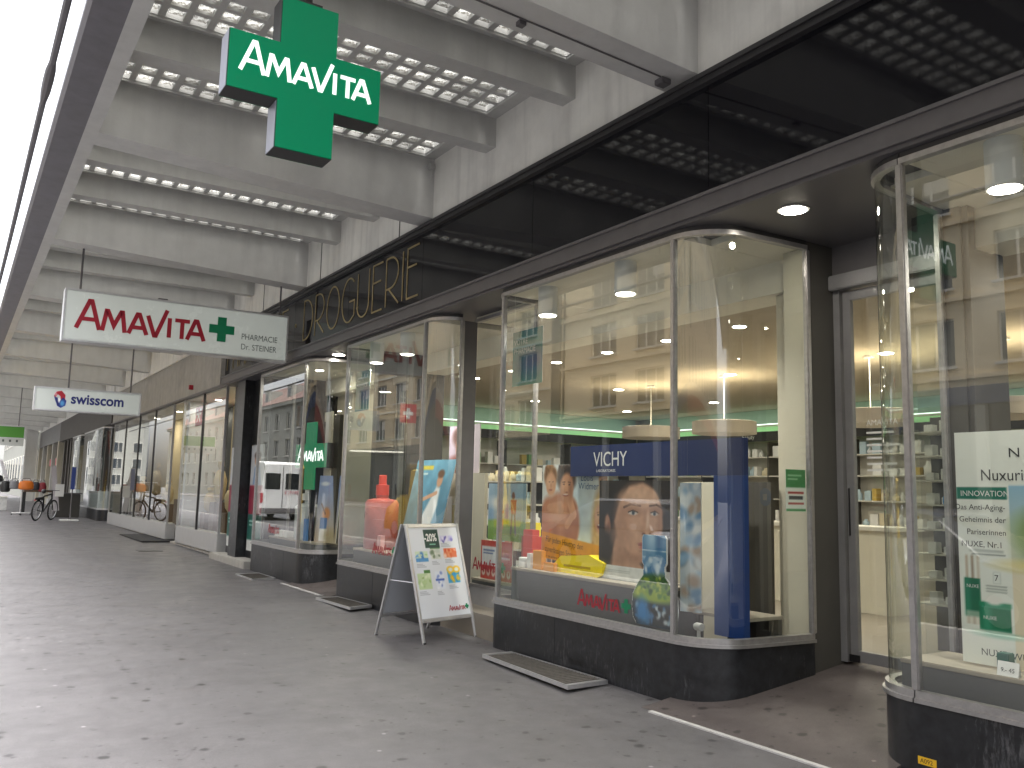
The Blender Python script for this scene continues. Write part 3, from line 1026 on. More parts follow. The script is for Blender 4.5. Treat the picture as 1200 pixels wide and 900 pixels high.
# ---- interior shell
ZC = 3.03
for (a, b) in ((-2, 3.12), (4.24, 10.9), (12.15, 14.6)):
    MB().box(5.4, 5.62, a, b, ZC, 3.334).build("bulkhead", BULK, ph)
for (xa, a, b) in ((4.36, -2, 2.79), (4.62, 2.795, 3.12), (4.67, 4.24, 4.6), (4.36, 4.605, 6.95), (4.77, 6.955, 8.28), (4.36, 8.56, 10.85), (4.36, 12.44, 14.6), (4.67, 12.1, 12.435)):
    MB().box(xa, 5.399, a, b, 3.285, 3.334).build("display_ceiling", BULK, ph)
MB().box(5.252, 5.2595, 4.226, 4.42, .25, 3.28).build("pier_lining", CREAM, ph)
MB().box(5.74, 12.6, -2, 14.6, ZC + .004, 3.3).build("ceiling", CEIL, ph)
MB().box(5.621, 5.739, -2, 3.0, ZC, 3.33).build("bulkhead", BULK, ph)
MB().box(5.621, 5.739, 4.40, 10.82, ZC, 3.33).build("bulkhead", BULK, ph)
MB().box(4.42, 12.6, -2, 2.9, -.1, .24).build("shop_floor", FLOOR, ph)
MB().box(4.42, 12.6, 4.42, 10.75, -.1, .24).build("shop_floor", FLOOR, ph)
MB().box(5.75, 12.6, 2.9, 4.42, -.1, .2405).build("shop_floor", FLOOR, ph)
MB().box(5.75, 12.6, 10.75, 14.6, -.1, .2405).build("shop_floor", FLOOR, ph)
MB().box(12.6, 12.8, -2, 14.8, -.1, 3.3).build("back_wall", CREAM, ph)
MB().box(5.75, 12.6, 14.6, 14.8, -.1, 3.3).build("end_wall", CREAM, ph)
MB().box(4.42, 12.6, -2.2, -2, -.1, 3.3).build("end_wall", CREAM, ph)
MB().box(5.62, 5.74, 12.2, 14.58, .1, 3.3).build("window_back", CREAM, ph)
MB().box(4.46, 5.6, 12.2, 14.76, .1, .3).build("window_floor", GREYRISE, ph)
MB().box(5.47, 5.6, 4.40, 4.68, .241, ZC - .001).build("cream_pier", CREAM, ph)
# cove, green strip and black category headers above the shelves
def cove_run(x0, x1, y0, y1, along):
    nx, ny = (0, 1) if along == 'y' else (1, 0)
    pass
BX, EY = 12.6, 14.6
MB().box(BX - .45, BX, -2, EY, 2.66, 2.72).build("cove_shelf", SHELF, ph)
MB().box(BX - .1, BX - .002, -2, EY - .46, 2.7205, ZC).build("cove_back", MINT, ph)
MB().box(BX - .34, BX - .3, -2, EY - .46, 2.722, 2.75).build("cove_light", COVE, ph)
MB().box(BX - .50, BX - .451, -2, EY - .5, 2.60, 2.68).build("green_light_strip", STRIPG, ph)
MB().box(BX - .48, BX - .451, -2, EY - .5, 2.43, 2.595).build("shelf_header", BLACK, ph)
MB().box(5.75, BX - .451, EY - .45, EY, 2.66, 2.72).build("cove_shelf", SHELF, ph)
MB().box(5.75, BX - .2, EY - .1, EY - .001, 2.7205, ZC).build("cove_back", MINT, ph)
MB().box(5.75, BX - .5, EY - .34, EY - .3, 2.722, 2.75).build("cove_light", COVE, ph)
MB().box(5.75, BX - .51, EY - .50, EY - .451, 2.60, 2.68).build("green_light_strip", STRIPG, ph)
MB().box(5.75, BX - .51, EY - .485, EY - .451, 2.43, 2.595).build("shelf_header", BLACK, ph)
for i, w_ in enumerate(("hygiene", "beauty", "sport", "vitamine", "mutter & kind", "wellness")):
    if w_ == "beauty": text("lettering", w_, Frame((BX - .481, 13.4 - i * 2.2, 2.475), (0, -1, 0), (0, 0, 1)), 0, 0, .11, WHITE, ph, .001)

# ================================================================== hanging signs
def hanging_sign(label, x0, x1, y, z0, z1, th, zt, rods, m=OPAL):
    s = thing("hanging_sign", label, "sign", ((x0 + x1) / 2, y, z0))
    f = .028
    c = MB().box(x0, x1, y, y + th, z0, z1).build("light_box", m, s, bevel=.004)
    # aluminium edge trim, four pieces
    for (a, b, c0, d) in ((x0 - .012, x1 + .012, z0 - .014, z0 + .012), (x0 - .012, x1 + .012, z1 - .012, z1 + .014)):
        MB().box(a, b, y - .008, y + th + .008, c0, d).build("edge_trim", ALU, s)
    for (a, b) in ((x0 - .014, x0 + .010), (x1 - .010, x1 + .014)):
        MB().box(a, b, y - .009, y + th + .009, z0 + .013, z1 - .013).build("edge_trim", ALU, s)
    for xr in rods:
        zt_ = zt(xr)
        MB().tube([(xr, y + th / 2, z1), (xr, y + th / 2, zt_)], .014, 8).build("hanger_rod", GREYMET, s)
    return s
zbeam = lambda x: 4.6 - (x - .865) / (4.31 - .865) * .148 + .02
ys1 = 12.86
k1 = ys1
sg = hanging_sign("wide white light box sign with red lettering and green cross hanging under canopy", 1.075, 4.10, ys1, 3.30, 3.985, .2, zbeam, (1.25, 4.0))
f1 = front_face(1.075, ys1, 3.30)
logo("logo_lettering", f1, .15, .17, 1.66, REDL, sg, .001, .2, .004)
plus_mesh(MB(), f1, 2.055, .375, .36, .125, .001, .006).build("green_cross", GREENP, sg)
text("lettering", "PHARMACIE", f1, 2.34, .265, .125, GREYL, sg, .002, sx=.80)
text("lettering", "Dr. STEINER", f1, 2.34, .115, .125, GREYL, sg, .002, sx=.80)
MB().box(2.25, 2.37, ys1 + .05, ys1 + .15, 4.0, 4.03).build("cable_gland", GREYMET, sg)

ys2 = 17.05
sg = hanging_sign("white light box sign with dark blue lettering and red blue emblem", 1.085, 2.78, ys2, 2.66, 3.045, .18, zbeam, (1.6, 2.62))
f2 = front_face(1.085, ys2, 2.66)
BLUET = mat("dark_blue_letters", (.012, .02, .16), .4)
text("lettering", "swisscom", f2, .56, .135, .25, BLUET, sg, .002, sx=.90, bold=.007)
for (dx, dy) in ((.0025, 0), (-.0025, 0)):
    pass
pe = Paint(.26, .34, 40, 52, '#f2f4f2')
pe.poly([(.03, .22), (.07, .30), (.15, .32), (.21, .25), (.21, .17), (.15, .15), (.13, .22), (.09, .25), (.06, .2)], '#b3202f', .012)
pe.poly([(.13, .15), (.18, .2), (.235, .15), (.22, .06), (.15, .015), (.09, .05), (.07, .12), (.1, .1)], '#1f2f86', .012)
pe.poly([(.03, .22), (.06, .13), (.1, .06), (.13, .06), (.11, .14), (.09, .2), (.06, .2)], '#27307a', .012)
pe.blob(.17, .1, .035, .05, '#5aa3d8', .5)
pe.poly([(.1, .19), (.12, .23), (.14, .16), (.12, .1), (.1, .14)], '#f4f6f6', .01)
pe.blob(.06, .25, .02, .03, '#e2a0a6', .6)
pe.build("emblem", f2, sg, .0025, .26, .025, mask=lambda u, v: np.abs(pe.c - hexc("#f2f4f2")).sum(-1) > .03)

ys3 = 33.55
sg = hanging_sign("small bright green hanging sign board far along the arcade", 0.6, 1.93, ys3, 2.86, 3.25, .2, zbeam, (1.0, 1.75), LGREEN)
MB().box(.6, 1.93, ys3 - .004, ys3, 2.6, 2.84).build("lower_panel", mat("pale_sign_panel", (.5, .52, .5), .5), sg)
for i in range(6):
    MB().box(.7 + i * .2, .76 + i * .2, ys3 - .008, ys3 - .0045, 2.72, 2.8).build("sign_mark", GREYL, sg)

# green cross light box
cr_ = thing("cross_sign", "large green illuminated pharmacy cross hanging from the canopy with white lettering", "sign", (1.47, 4.5, 3.22))
fc = front_face(1.0, 4.40, 3.13)
cxs, czs, SZ, AR = .435, .475, .842, .312
BLK = mat("sign_case", (.02, .02, .022), .35)
GSIDE = mat("sign_case_grey", (.30, .31, .38), .4, var=.05)
plus_mesh(MB(), fc, cxs, czs, SZ, AR, -.002, .006).build("cross_face", GREEN, cr_)
plus_mesh(MB(), fc, cxs, czs, SZ + .006, AR + .006, -.145, -.0025).build("cross_case", BLK, cr_)
plus_mesh(MB(), fc, cxs, czs, SZ, AR, -.155, -.1455).build("cross_face", GREEN, cr_)
# pale end plates on the street side
for (a, b) in ((czs - AR / 2, czs + AR / 2),):
    slab(fc, cxs - SZ / 2 - .005, cxs - SZ / 2 - .0032, a, b, -.143, -.004).build("side_plate", GSIDE, cr_)
slab(fc, cxs - AR / 2 - .005, cxs - AR / 2 - .0032, czs - SZ / 2, czs - AR / 2 - .01, -.143, -.004).build("side_plate", GSIDE, cr_)
logo("logo_lettering", fc, .075, .42, .72, WHITEL, cr_, .007, .18, .002)
MB().tube([(1.435, 4.475, 4.02), (1.435, 4.475, 4.60)], .03, 10).build("hanger_rod", DARKMET, cr_)
MB().box(1.36, 1.51, 4.43, 4.52, 4.028, 4.06).build("hanger_plate", DARKMET, cr_)

# ================================================================== things on the pavement
# sandwich board
ab = thing("sandwich_board", "folding aluminium sandwich board with white price poster on the pavement", "sandwich board", (4.03, 7.79, 0))
an = R(15.5)
U = Vector((math.cos(an), math.sin(an), 0)); Nn = Vector((math.sin(an), -math.cos(an), 0))
AC = Vector((4.005, 7.76, 0))
HW, HT, DP = .355, 1.085, .35
def ab_face(sign):
    ft = AC + Nn * DP * sign
    top = AC + Vector((0, 0, HT)) + Nn * .025 * sign
    upv = (top - ft).normalized()
    ux = U * (1 if sign > 0 else -1)
    return Frame(ft - ux * HW, ux, upv), (top - ft).length
for sgn in (1, -1):
    fr, L = ab_face(sgn)
    w = 2 * HW
    for (x0, x1, y0, y1) in ((0, .032, 0, L), (w - .032, w, 0, L)):
        slab(fr, x0, x1, y0, y1, -.012, .012).build("leg", ALU, ab, bevel=.005)
    for (y0, y1) in ((.2, .235), (L - .036, L - .001)):
        slab(fr, .0325, w - .0325, y0, y1, -.011, .011).build("rail", ALU, ab, bevel=.004)
    slab(fr, .033, w - .033, .236, L - .037, -.006, .0).build("panel", mat("board_grey", (.42, .44, .48), .5), ab)
    for x in (.016, w - .016):
        slab(fr, x - .015, x + .015, -.0, .025, -.0135, .0135).build("foot", BLACK, ab)
    if sgn > 0:
        pw, phh = w - .066, L - .274
        pp = Paint(pw, phh, 130, 170, '#dfe3ea')
        def pk(x, y, ww, hh, cols, n=14):
            pp.rect(x, y, x + ww, y + hh, cols[0], .85, .01)
            pp.speck(x + .01, y + .01, x + ww - .01, y + hh - .01, cols, n, .02)
            for j in range(3):
                pp.rect(x, y - .025 - j * .014, x + ww * (.5 + .25 * ((j * 7) % 3) / 2), y - .019 - j * .014, '#8f949c', .75)
        pk(.045, .53, .16, .10, ['#cfe0c0', '#9cc78a', '#6aa7dc', '#3f7ec4', '#e9eef2'])
        pp.rect(.045, .53, .205, .565, '#3f87cf', .8)
        pk(.245, .55, .13, .12, ['#d9dccf', '#6b7f62', '#c7cfc4', '#e9eee4'])
        pp.rect(.245, .65, .375, .67, '#5d8a55')
        pk(.42, .56, .17, .09, ['#e2683a', '#f0a070', '#d94a2a', '#f3d8c8'])
        pk(.03, .27, .17, .15, ['#bcd39a', '#90b36a', '#dfe8cc', '#a8c489'])
        pp.rect(.12, .42, .2, .45, '#4d7f3e')
        pk(.255, .26, .115, .17, ['#e3e9f4', '#b6c4e6', '#7d92cc', '#f2f4fa'])
        pp.rect(.255, .34, .37, .36, '#4e6cb8')
        pk(.42, .31, .16, .14, ['#2f9fd8', '#59b7df', '#f2c22e', '#1f7fb8'])
        pp.blob(.47, .44, .05, .035, '#f4c838', .2).blob(.55, .44, .05, .035, '#f4c838', .2)
        pp.blob(.47, .44, .028, .018, '#dfe8e2', .2).blob(.55, .44, .028, .018, '#dfe8e2', .2)
        pk(.40, .72, .17, .055, ['#c9c7ea', '#4a3fa2', '#8f8ad0', '#ece9f6'], 10)
        pp.rect(.19, .66, .38, .84, '#1d4038')
        pp.rect(.25, .69, .33, .70, '#8fd6b6')
        pp.build("price_poster", fr, ab, .0015, .033, .237)
        text("lettering", "-20%", fr, .222, .965, .10, WHITE, ab, .003, sx=.82, bold=.003)
        logo("logo_lettering", fr, .40, .285, .21, REDL, ab, .0025, .2, .001)
        plus_mesh(MB(), fr, .64, .315, .05, .02, .0025, .004).build("small_cross", GREENP, ab)
MB().tube([AC + U * (-HW + .02) + Nn * .19 + Vector((0, 0, .55)), AC + U * (-HW + .02) - Nn * .19 + Vector((0, 0, .55))], .005, 6).build("stay_bar", ALU, ab)

# lifted dirt-trap grates in front of the windows
def grate(label, cs, z, tilt):
    g = thing("floor_grate", label, "floor grate", (sum(c[0] for c in cs) / 4, sum(c[1] for c in cs) / 4, z), "dirt trap grates along the shopfront")
    C = [Vector((c[0], c[1], z + t)) for c, t in zip(cs, tilt)]
    ctr = sum(C, Vector()) / 4
    w = .028
    inn = [c + (ctr - c).normalized() * w * 1.6 for c in C]
    for i in range(4):
        j = (i + 1) % 4
        d = Vector((0, 0, .018))
        e = Vector((0, 0, -.012))
        v = [C[i] + e, C[j] + e, inn[j] + e, inn[i] + e, C[i] + d, C[j] + d, inn[j] + d, inn[i] + d]
        MB().add(v, [(0, 3, 2, 1), (4, 5, 6, 7), (0, 1, 5, 4), (1, 2, 6, 5), (2, 3, 7, 6), (3, 0, 4, 7)]).build("frame_bar", ALU, g)
    mb = MB()
    v = [q + Vector((0, 0, .002)) for q in inn]; v2 = [q + Vector((0, 0, .010)) for q in inn]
    mb.add(v + v2, [(0, 3, 2, 1), (4, 5, 6, 7), (0, 1, 5, 4), (1, 2, 6, 5), (2, 3, 7, 6), (3, 0, 4, 7)])
    mt = mb.build("mesh_mat", GRATE, g)
    n = 26
    for i in range(1, n):
        t = i / n
        a = inn[0].lerp(inn[1], t); b = inn[3].lerp(inn[2], t)
        u = (inn[1] - inn[0]).normalized() * .003
        zz = Vector((0, 0, .0135)); z0 = Vector((0, 0, .010))
        MB().add([a - u + z0, a + u + z0, b + u + z0, b - u + z0, a - u + zz, a + u + zz, b + u + zz, b - u + zz], [(4, 5, 6, 7), (0, 1, 5, 4), (2, 3, 7, 6), (1, 2, 6, 5), (3, 0, 4, 7)]).build("mesh_wire", GRATE, mt)
    return g
grate("nearest tilted metal floor grate in front of the window with the blue arch", [(3.80, 5.16), (3.89, 6.50), (4.25, 6.60), (4.245, 5.26)], .016, (.028, .022, .0, .006))
grate("metal floor grate in front of the window with the red bottle", [(3.93, 9.50), (3.96, 10.70), (4.25, 10.72), (4.25, 9.62)], gz(10) + .016, (.02, .0, .0, .02))
grate("farthest metal floor grate flush with the pavement before the third window", [(3.86, 13.1), (3.86, 14.0), (4.24, 14.05), (4.24, 13.2)], gz(13.5) + .002, (0, 0, 0, 0))
tag(MB().box(3.80, 4.85, 21.7, 24.9, gz(23), gz(23) + .03).build("door_mat", MATB, bevel=.01), "black rubber mat at the grey shop doorway", "door mat")
structure(MB().box(3.3, 3.75, 19.0, 19.5, gz(19.2) + .001, gz(19.2) + .006).build("drain_cover", DARKMET))

# ================================================================== window displays
YEL = mat("yellow_box", (.92, .74, .012), .4)
ORG = mat("orange_carton", (.78, .33, .03), .45)
REDC = mat("red_carton", (.62, .05, .03), .4)
WCAR = mat("white_carton", (.8, .8, .78), .5)
def box_thing(name, label, cat, m, x0, x1, y0, y1, z0, z1, group=None, rot=0, cap=None):
    o = MB().box(-(x1 - x0) / 2, (x1 - x0) / 2, -(y1 - y0) / 2, (y1 - y0) / 2, 0, z1 - z0).build(name, m, bevel=.004)
    o.location = ((x0 + x1) / 2, (y0 + y1) / 2, z0)
    o.rotation_euler.z = R(rot)
    tag(o, label, cat, group)
    if cap:
        pass
    return o

# ---- right window -------------------------------------------------
def platform(label, x0, x1, y0, y1, zt, zb, top=WOODTOP, m=GREYRISE):
    p = thing("display_platform", label, "platform", ((x0 + x1) / 2, (y0 + y1) / 2, zb))
    MB().box(x0 + .012, x1, y0 + .003, y1 - .003, zb, zt - .025).build("riser", m, p)
    MB().box(x0, x1 + .01, y0, y1, zt - .0245, zt).build("top_board", top, p, bevel=.004)
    return p
platform("low grey display platform behind the near right window", 4.46, 4.90, -1.4, 3.0, .56, .25)
fn = street_face(4.62, 2.735, .572)
pw, phh = 1.30, 1.215
pn = Paint(pw, phh, 180, 168, '#e6ebe4')
pn.rect(.0, 0, pw, phh, '#e9ece4')
pn.rect(.28, .0, pw, .93, '#a9c8d8')
k = np.clip((pn.Y - .45) / .5, 0, 1); pn.c = np.where((pn.X > .28)[..., None] & (pn.Y < .93)[..., None], hexc('#e8dcc0') * (1 - k[..., None]) + hexc('#8fbad3') * k[..., None], pn.c)
pn.blob(.55, .60, .2, .12, '#7f9c55', .5).blob(.42, .70, .12, .1, '#86a060', .5).blob(.45, .52, .2, .03, '#d9c66a', .7)
pn.blob(.52, .30, .07, .15, '#e0b69a', .3).blob(.46, .37, .04, .06, '#d8a88a', .4).blob(.62, .2, .15, .2, '#d9cdb8', .5)
pn.rect(0, .855, .27, .92, '#17705c')
for x_, c_ in ((.035, '#b9a58c'), (.065, '#8c7660'), (.095, '#c9bba6')):
    pn.rect(x_, .20, x_ + .014, .56, c_, .8, .006)
pn.rect(.025, .24, .11, .44, '#0f6a4b'); pn.rect(.025, .24, .055, .44, '#2f8f6d', .6, .02)
pn.rect(.028, .20, .118, .27, '#ddd6c6', .6)
pn.rect(.10, .18, .265, .30, '#0c7350'); pn.rect(.10, .30, .268, .325, '#168a63'); pn.rect(.115, .18, .16, .30, '#4fae8c', .5, .03); pn.blob(.18, .335, .045, .025, '#e8e6de', .3)
pn.blob(.2, .16, .12, .015, '#9fcfba', .6)
pn.rect(.18, .42, .22, .48, '#c9cfc9'); pn.rect(.184, .424, .216, .476, '#e6ebe4')
for j in range(3):
    pn.rect(.14, .405 - j * .014, .25, .411 - j * .014, '#9aa39d')
for j in range(2):
    pn.rect(.06 + j * .012, .582 - j * .018, .24 + j * .01, .59 - j * .018, '#6f7872', .7)
nx_ = poster("display_poster", "tall pale cosmetics poster with green jar and tube in the near right window", "poster", fn, pw, phh, pn)
DG = mat("print_dark", (.03, .03, .03), .5)
text("lettering", "N U X E", fn, .285, 1.075, .07, DG, nx_, .001, sx=1.2)
text("lettering", "Nuxuriance", fn, .135, .955, .085, DG, nx_, .001, sx=.92)
text("lettering", "INNOVATION", fn, .022, .872, .042, WHITE, nx_, .001, sx=.98)
for i, t_ in enumerate(("Das Anti-Aging-", "Geheimnis der", "Pariserinnen")):
    text("lettering", t_, fn, .26, .80 - i * .065, .042, DG, nx_, .001, align='RIGHT')
text("lettering", "NUXE, Nr.1", fn, .24, .605, .044, DG, nx_, .001, align='RIGHT')
text("lettering", "7", fn, .186, .435, .045, DG, nx_, .001)
text("lettering", "NUXE, WUNDER", fn, .10, .05, .05, GREYL, nx_, .001)
text("lettering", "NUXE", fn, .036, .39, .025, WHITE, nx_, .001)
text("lettering", "NUXE", fn, .12, .235, .026, WHITE, nx_, .001)
TEALB = mat("teal_carton", (.005, .11, .075), .35)
box_thing("small_carton", "dark green upright carton beside the white price card", "carton", TEALB, 4.5, 4.56, 2.43, 2.49, .561, .665)
jar = thing("cream_jar", "dark green cream jar on the near platform", "jar", (4.53, 2.22, .561))
MB().lathe([(.05, 0), (.054, .01), (.054, .05), (.05, .055)], (4.53, 2.24, .561), 20).build("jar_body", TEALB, jar, smooth=True)
MB().lathe([(.052, 0), (.054, .008), (.054, .03), (.048, .034)], (4.53, 2.24, .6165), 20).build("lid", mat("jar_lid", (.01, .15, .1), .25), jar, smooth=True)
box_thing("small_carton", "dark green low carton at the frame edge on the near platform", "carton", TEALB, 4.5, 4.6, 2.06, 2.15, .561, .64)
pc_ = thing("price_card", "small white folded price card standing on the near platform", "price card", (4.49, 2.43, .561))
MB().quad((4.47, 2.475, .5615), (4.47, 2.37, .5615), (4.485, 2.37, .631), (4.485, 2.475, .631)).build("front_leaf", WCAR, pc_)
MB().quad((4.486, 2.475, .631), (4.486, 2.37, .631), (4.50, 2.37, .5615), (4.50, 2.475, .5615)).build("rear_leaf", WCAR, pc_)
text("lettering", "9.- 45", Frame((4.4705, 2.47, .5615), (0, -1, 0), (.21, 0, .977)), .012, .02, .03, DG, pc_, .002)
# dark post and slim glass shelf stand deep in the near window
tag(MB().box(5.28, 5.36, 2.98, 3.11, .25, 3.284).build("dark_post", DGREY), "slim dark post standing inside the near right window", "post")
ss = thing("glass_shelf_stand", "narrow shelf stand with white cartons seen through the near right window", "shelf stand", (6.5, 4.0, .241))
MB().box(6.75, 6.78, 3.85, 4.2, .241, 2.1).build("back_panel", DGREY, ss)
for i in range(8):
    z = .62 + i * .19
    MB().box(6.45, 6.749, 3.86, 4.18, z, z + .012).build("shelf", SHELF, ss)
    for j in range(2):
        yy = 3.90 + j * .13
        box_thing("shelf_carton", "%s little white carton on the %s shelf of the narrow stand" % (("right", "left")[j], ("lowest", "second lowest", "third lowest", "fourth lowest", "fourth highest", "third highest", "second highest", "highest")[i]), "carton", WCAR, 6.50, 6.58, yy, yy + .07, z + .0125, z + .07 + .03 * ((i + j) % 2), "cartons on the narrow shelf stand")

# ---- big window ----------------------------------------------------
platform("grey display platform with pale top in the big middle window", 4.455, 4.93, 4.98, 6.97, .725, .25)
tb = thing("low_table", "low dark table beside the blue arch in the big window", "table", (5.0, 4.65, .241))
MB().box(4.80, 5.2, 4.42, 4.95, .535, .56).build("table_top", WOODTOP, tb, bevel=.004)
for (a, b) in ((4.83, 4.45), (4.83, 4.90), (5.17, 4.45), (5.17, 4.90)):
    MB().box(a - .02, a + .02, b - .02, b + .02, .241, .5345).build("leg", DGREY, tb)
MB().box(5.1, 5.12, 4.47, 4.88, .30, .5345).build("modesty_panel", BLACK, tb)
vl = thing("radiator_valve", "small white radiator valve on a pipe under the low table", "valve", (4.75, 4.83, .241))
MB().tube([(4.75, 4.83, .241), (4.75, 4.83, .44)], .014, 8).build("pipe", WHITE, vl)
MB().lathe([(.028, -.035), (.03, -.02), (.03, .02), (.024, .035)], (4.75, 4.83, .455), 12, 'y').build("valve_head", WHITE, vl, smooth=True)
# blue arch
arb = thing("blue_arch", "navy blue display arch with white lettering in the big window", "display arch", (4.7, 5.4, .45))
fb = street_face(4.66, 6.335, 1.565)
slab(fb, 0, 2.03, 0, .265, -.06, 0).build("cross_bar", NAVY, arb, bevel=.002)
slab(street_face(4.66, 4.585, .44), 0, .28, 0, 1.1245, -.06, 0).build("upright", BLUEL, arb, bevel=.002)
slab(street_face(4.66, 6.335, .726), 0, .03, 0, .8385, -.16, -.13).build("rear_strut", BLUEL, arb)
text("lettering", "VICHY", fb, .335, .085, .175, WHITE, arb, .001, sx=.88)
text("lettering", "LABORATOIRES", fb, .375, .035, .032, WHITE, arb, .001, sx=1.15)
# family poster
fw_ = street_face(4.74, 6.885, .727)
w, h_ = .98, .95
p1 = Paint(w, h_, 130, 126, '#cfd9dc'); p1.grad('#cfd8d6', '#dfe3df', .0, h_)
p1.blob(.52, .55, .25, .5, '#c6d8de', .6)
SK1, SK2, SK3 = '#b97d5c', '#a5694a', '#cf9a76'
p1.blob(.30, .42, .28, .28, SK1, .12).blob(.10, .40, .13, .25, SK1, .15).blob(.48, .42, .10, .22, SK2, .15).blob(.26, .5, .15, .10, SK3, .6).blob(.22, .34, .05, .05, SK2, .7).blob(.40, .33, .06, .05, SK2, .7)
p1.line(.42, .66, .5, .5, .09, SK3).line(.12, .55, .3, .58, .07, SK3).line(.5, .5, .40, .40, .07, SK3)
p1.blob(.385, .825, .15, .125, '#3a2a20', .2).speck(.27, .82, .5, .94, ['#2c201a', '#4a3629'], 30, .03)
p1.blob(.39, .73, .10, .14, '#c08c6a', .15).blob(.36, .76, .06, .06, '#d2a07c', .7).blob(.45, .72, .03, .1, '#a06e50', .7).blob(.375, .67, .045, .012, '#8e4f42', .4).blob(.375, .677, .034, .007, '#eaddd2', .4)
p1.line(.325, .787, .365, .79, .01, '#4a3226', .8).line(.41, .79, .45, .783, .01, '#4a3226', .8).blob(.345, .768, .014, .006, '#3a261d', .5).blob(.43, .766, .014, .006, '#3a261d', .5).blob(.385, .72, .018, .035, '#cf9b76', .7).blob(.39, .695, .02, .006, '#8f5f48', .6)
p1.blob(.13, .845, .105, .10, '#8a623f', .2).speck(.05, .84, .22, .93, ['#7a5433', '#a07850'], 20, .025)
p1.blob(.14, .77, .08, .11, '#cf9d79', .15).blob(.12, .79, .05, .05, '#dcb08d', .7).blob(.135, .715, .028, .008, '#96584a', .4).blob(.115, .79, .011, .005, '#452c20', .5).blob(.17, .79, .011, .005, '#452c20', .5).blob(.14, .755, .012, .02, '#be8a68', .7)
p1.blob(.90, .38, .13, .34, '#cfa660', .25).speck(.79, .1, .98, .62, ['#d9b676', '#b98d48', '#e3c78f'], 50, .03)
p1.blob(.885, .47, .08, .13, '#d3a07c', .15).blob(.87, .5, .05, .06, '#e0b593', .7).blob(.88, .41, .036, .022, '#7d352c', .3).blob(.88, .422, .03, .008, '#efe4dc', .4).line(.84, .525, .87, .53, .008, '#8a6238', .8).line(.9, .53, .93, .525, .008, '#8a6238', .8).blob(.857, .508, .012, .006, '#3f2a1e', .5).blob(.915, .508, .012, .006, '#3f2a1e', .5).blob(.885, .465, .014, .022, '#c48f6c', .7)
p1.blob(.935, .83, .07, .14, '#b98c5c', .2).blob(.925, .79, .048, .10, '#d0a07a', .18).blob(.91, .75, .02, .007, '#95584a', .4).blob(.905, .81, .01, .005, '#452c20', .5)
p1.rect(0, 0, w, .12, '#d9c7ae').rect(.1, 0, .16, .1, '#6a6a70').rect(.18, 0, .34, .12, '#3d3f47').blob(.4, .05, .08, .1, SK1, .3).blob(.62, .03, .12, .12, '#d7a07a', .4).blob(.85, .06, .12, .12, '#d3a070', .4)
p1.poly([(0, .09), (w, .015), (w, .235), (0, .33)], '#d99a1c', .01)
p1.noise(.05, 20)
fp = poster("display_poster", "sun care poster of a family with yellow text band in the big window", "poster", fw_, w, h_, p1)
fr_t = Frame(fw_.p(0, 0), (0, -1, -.08), (0, -.08, 1))
text("lettering", "Louis", fw_, .60, .80, .085, mat("print_blue", (.05, .12, .25), .5), fp, .001)
text("lettering", "Widmer", fw_, .57, .725, .085, MATS["print_blue"], fp, .001)
BRN = mat("print_brown", (.08, .045, .01), .5)
text("lettering", "Für jeden Hauttyp den", fr_t, .05, .245, .075, BRN, fp, .001, sx=.85)
text("lettering", "zuverlässigen Sonnenschutz", fr_t, .05, .155, .075, BRN, fp, .001, sx=.78)
text("lettering", "Für ein sicheres Bräunen", fr_t, .05, .105, .032, BRN, fp, .001)
# portrait poster
fv = street_face(4.60, 5.835, .727)
w, h_ = .875, .80
p2 = Paint(w, h_, 150, 138, '#2b211c')
p2.rect(0, 0, w, h_, '#352a25')
p2.blob(.42, .62, .45, .25, '#241a16', .15)
# neck and shoulders
p2.poly([(.02, .08), (.16, .2), (.22, .34), (.55, .30), (.52, .15), (.60, .08), (.8, .0), (.0, .0)], '#b98f74', .03)
p2.poly([(.2, .1), (.3, .12), (.5, .25), (.5, .3), (.25, .3)], '#9c735a', .06, .6)
# face
p2.poly([(.20, .47), (.26, .62), (.38, .75), (.55, .78), (.70, .72), (.77, .60), (.775, .45), (.74, .33), (.66, .22), (.58, .16), (.50, .17), (.36, .25), (.25, .34)], '#c79a7e', .03)
p2.blob(.52, .68, .18, .08, '#d9b094', .7).blob(.40, .42, .12, .10, '#d0a386', .8).blob(.66, .33, .07, .08, '#b28468', .7).blob(.30, .5, .08, .12, '#b78a6e', .7)
p2.blob(.10, .44, .045, .085, '#b0826a', .2).blob(.13, .42, .02, .05, '#8c5f4a', .5)
# hair
p2.poly([(.0, .80), (.0, .2), (.04, .18), (.06, .35), (.08, .50), (.15, .60), (.22, .66), (.28, .74), (.36, .785), (.4, .80)], '#1d1512', .03)
p2.poly([(.875, .80), (.55, .80), (.66, .755), (.74, .68), (.79, .55), (.875, .5)], '#1e1612', .03)
p2.blob(.08, .22, .09, .18, '#1a1310', .3)
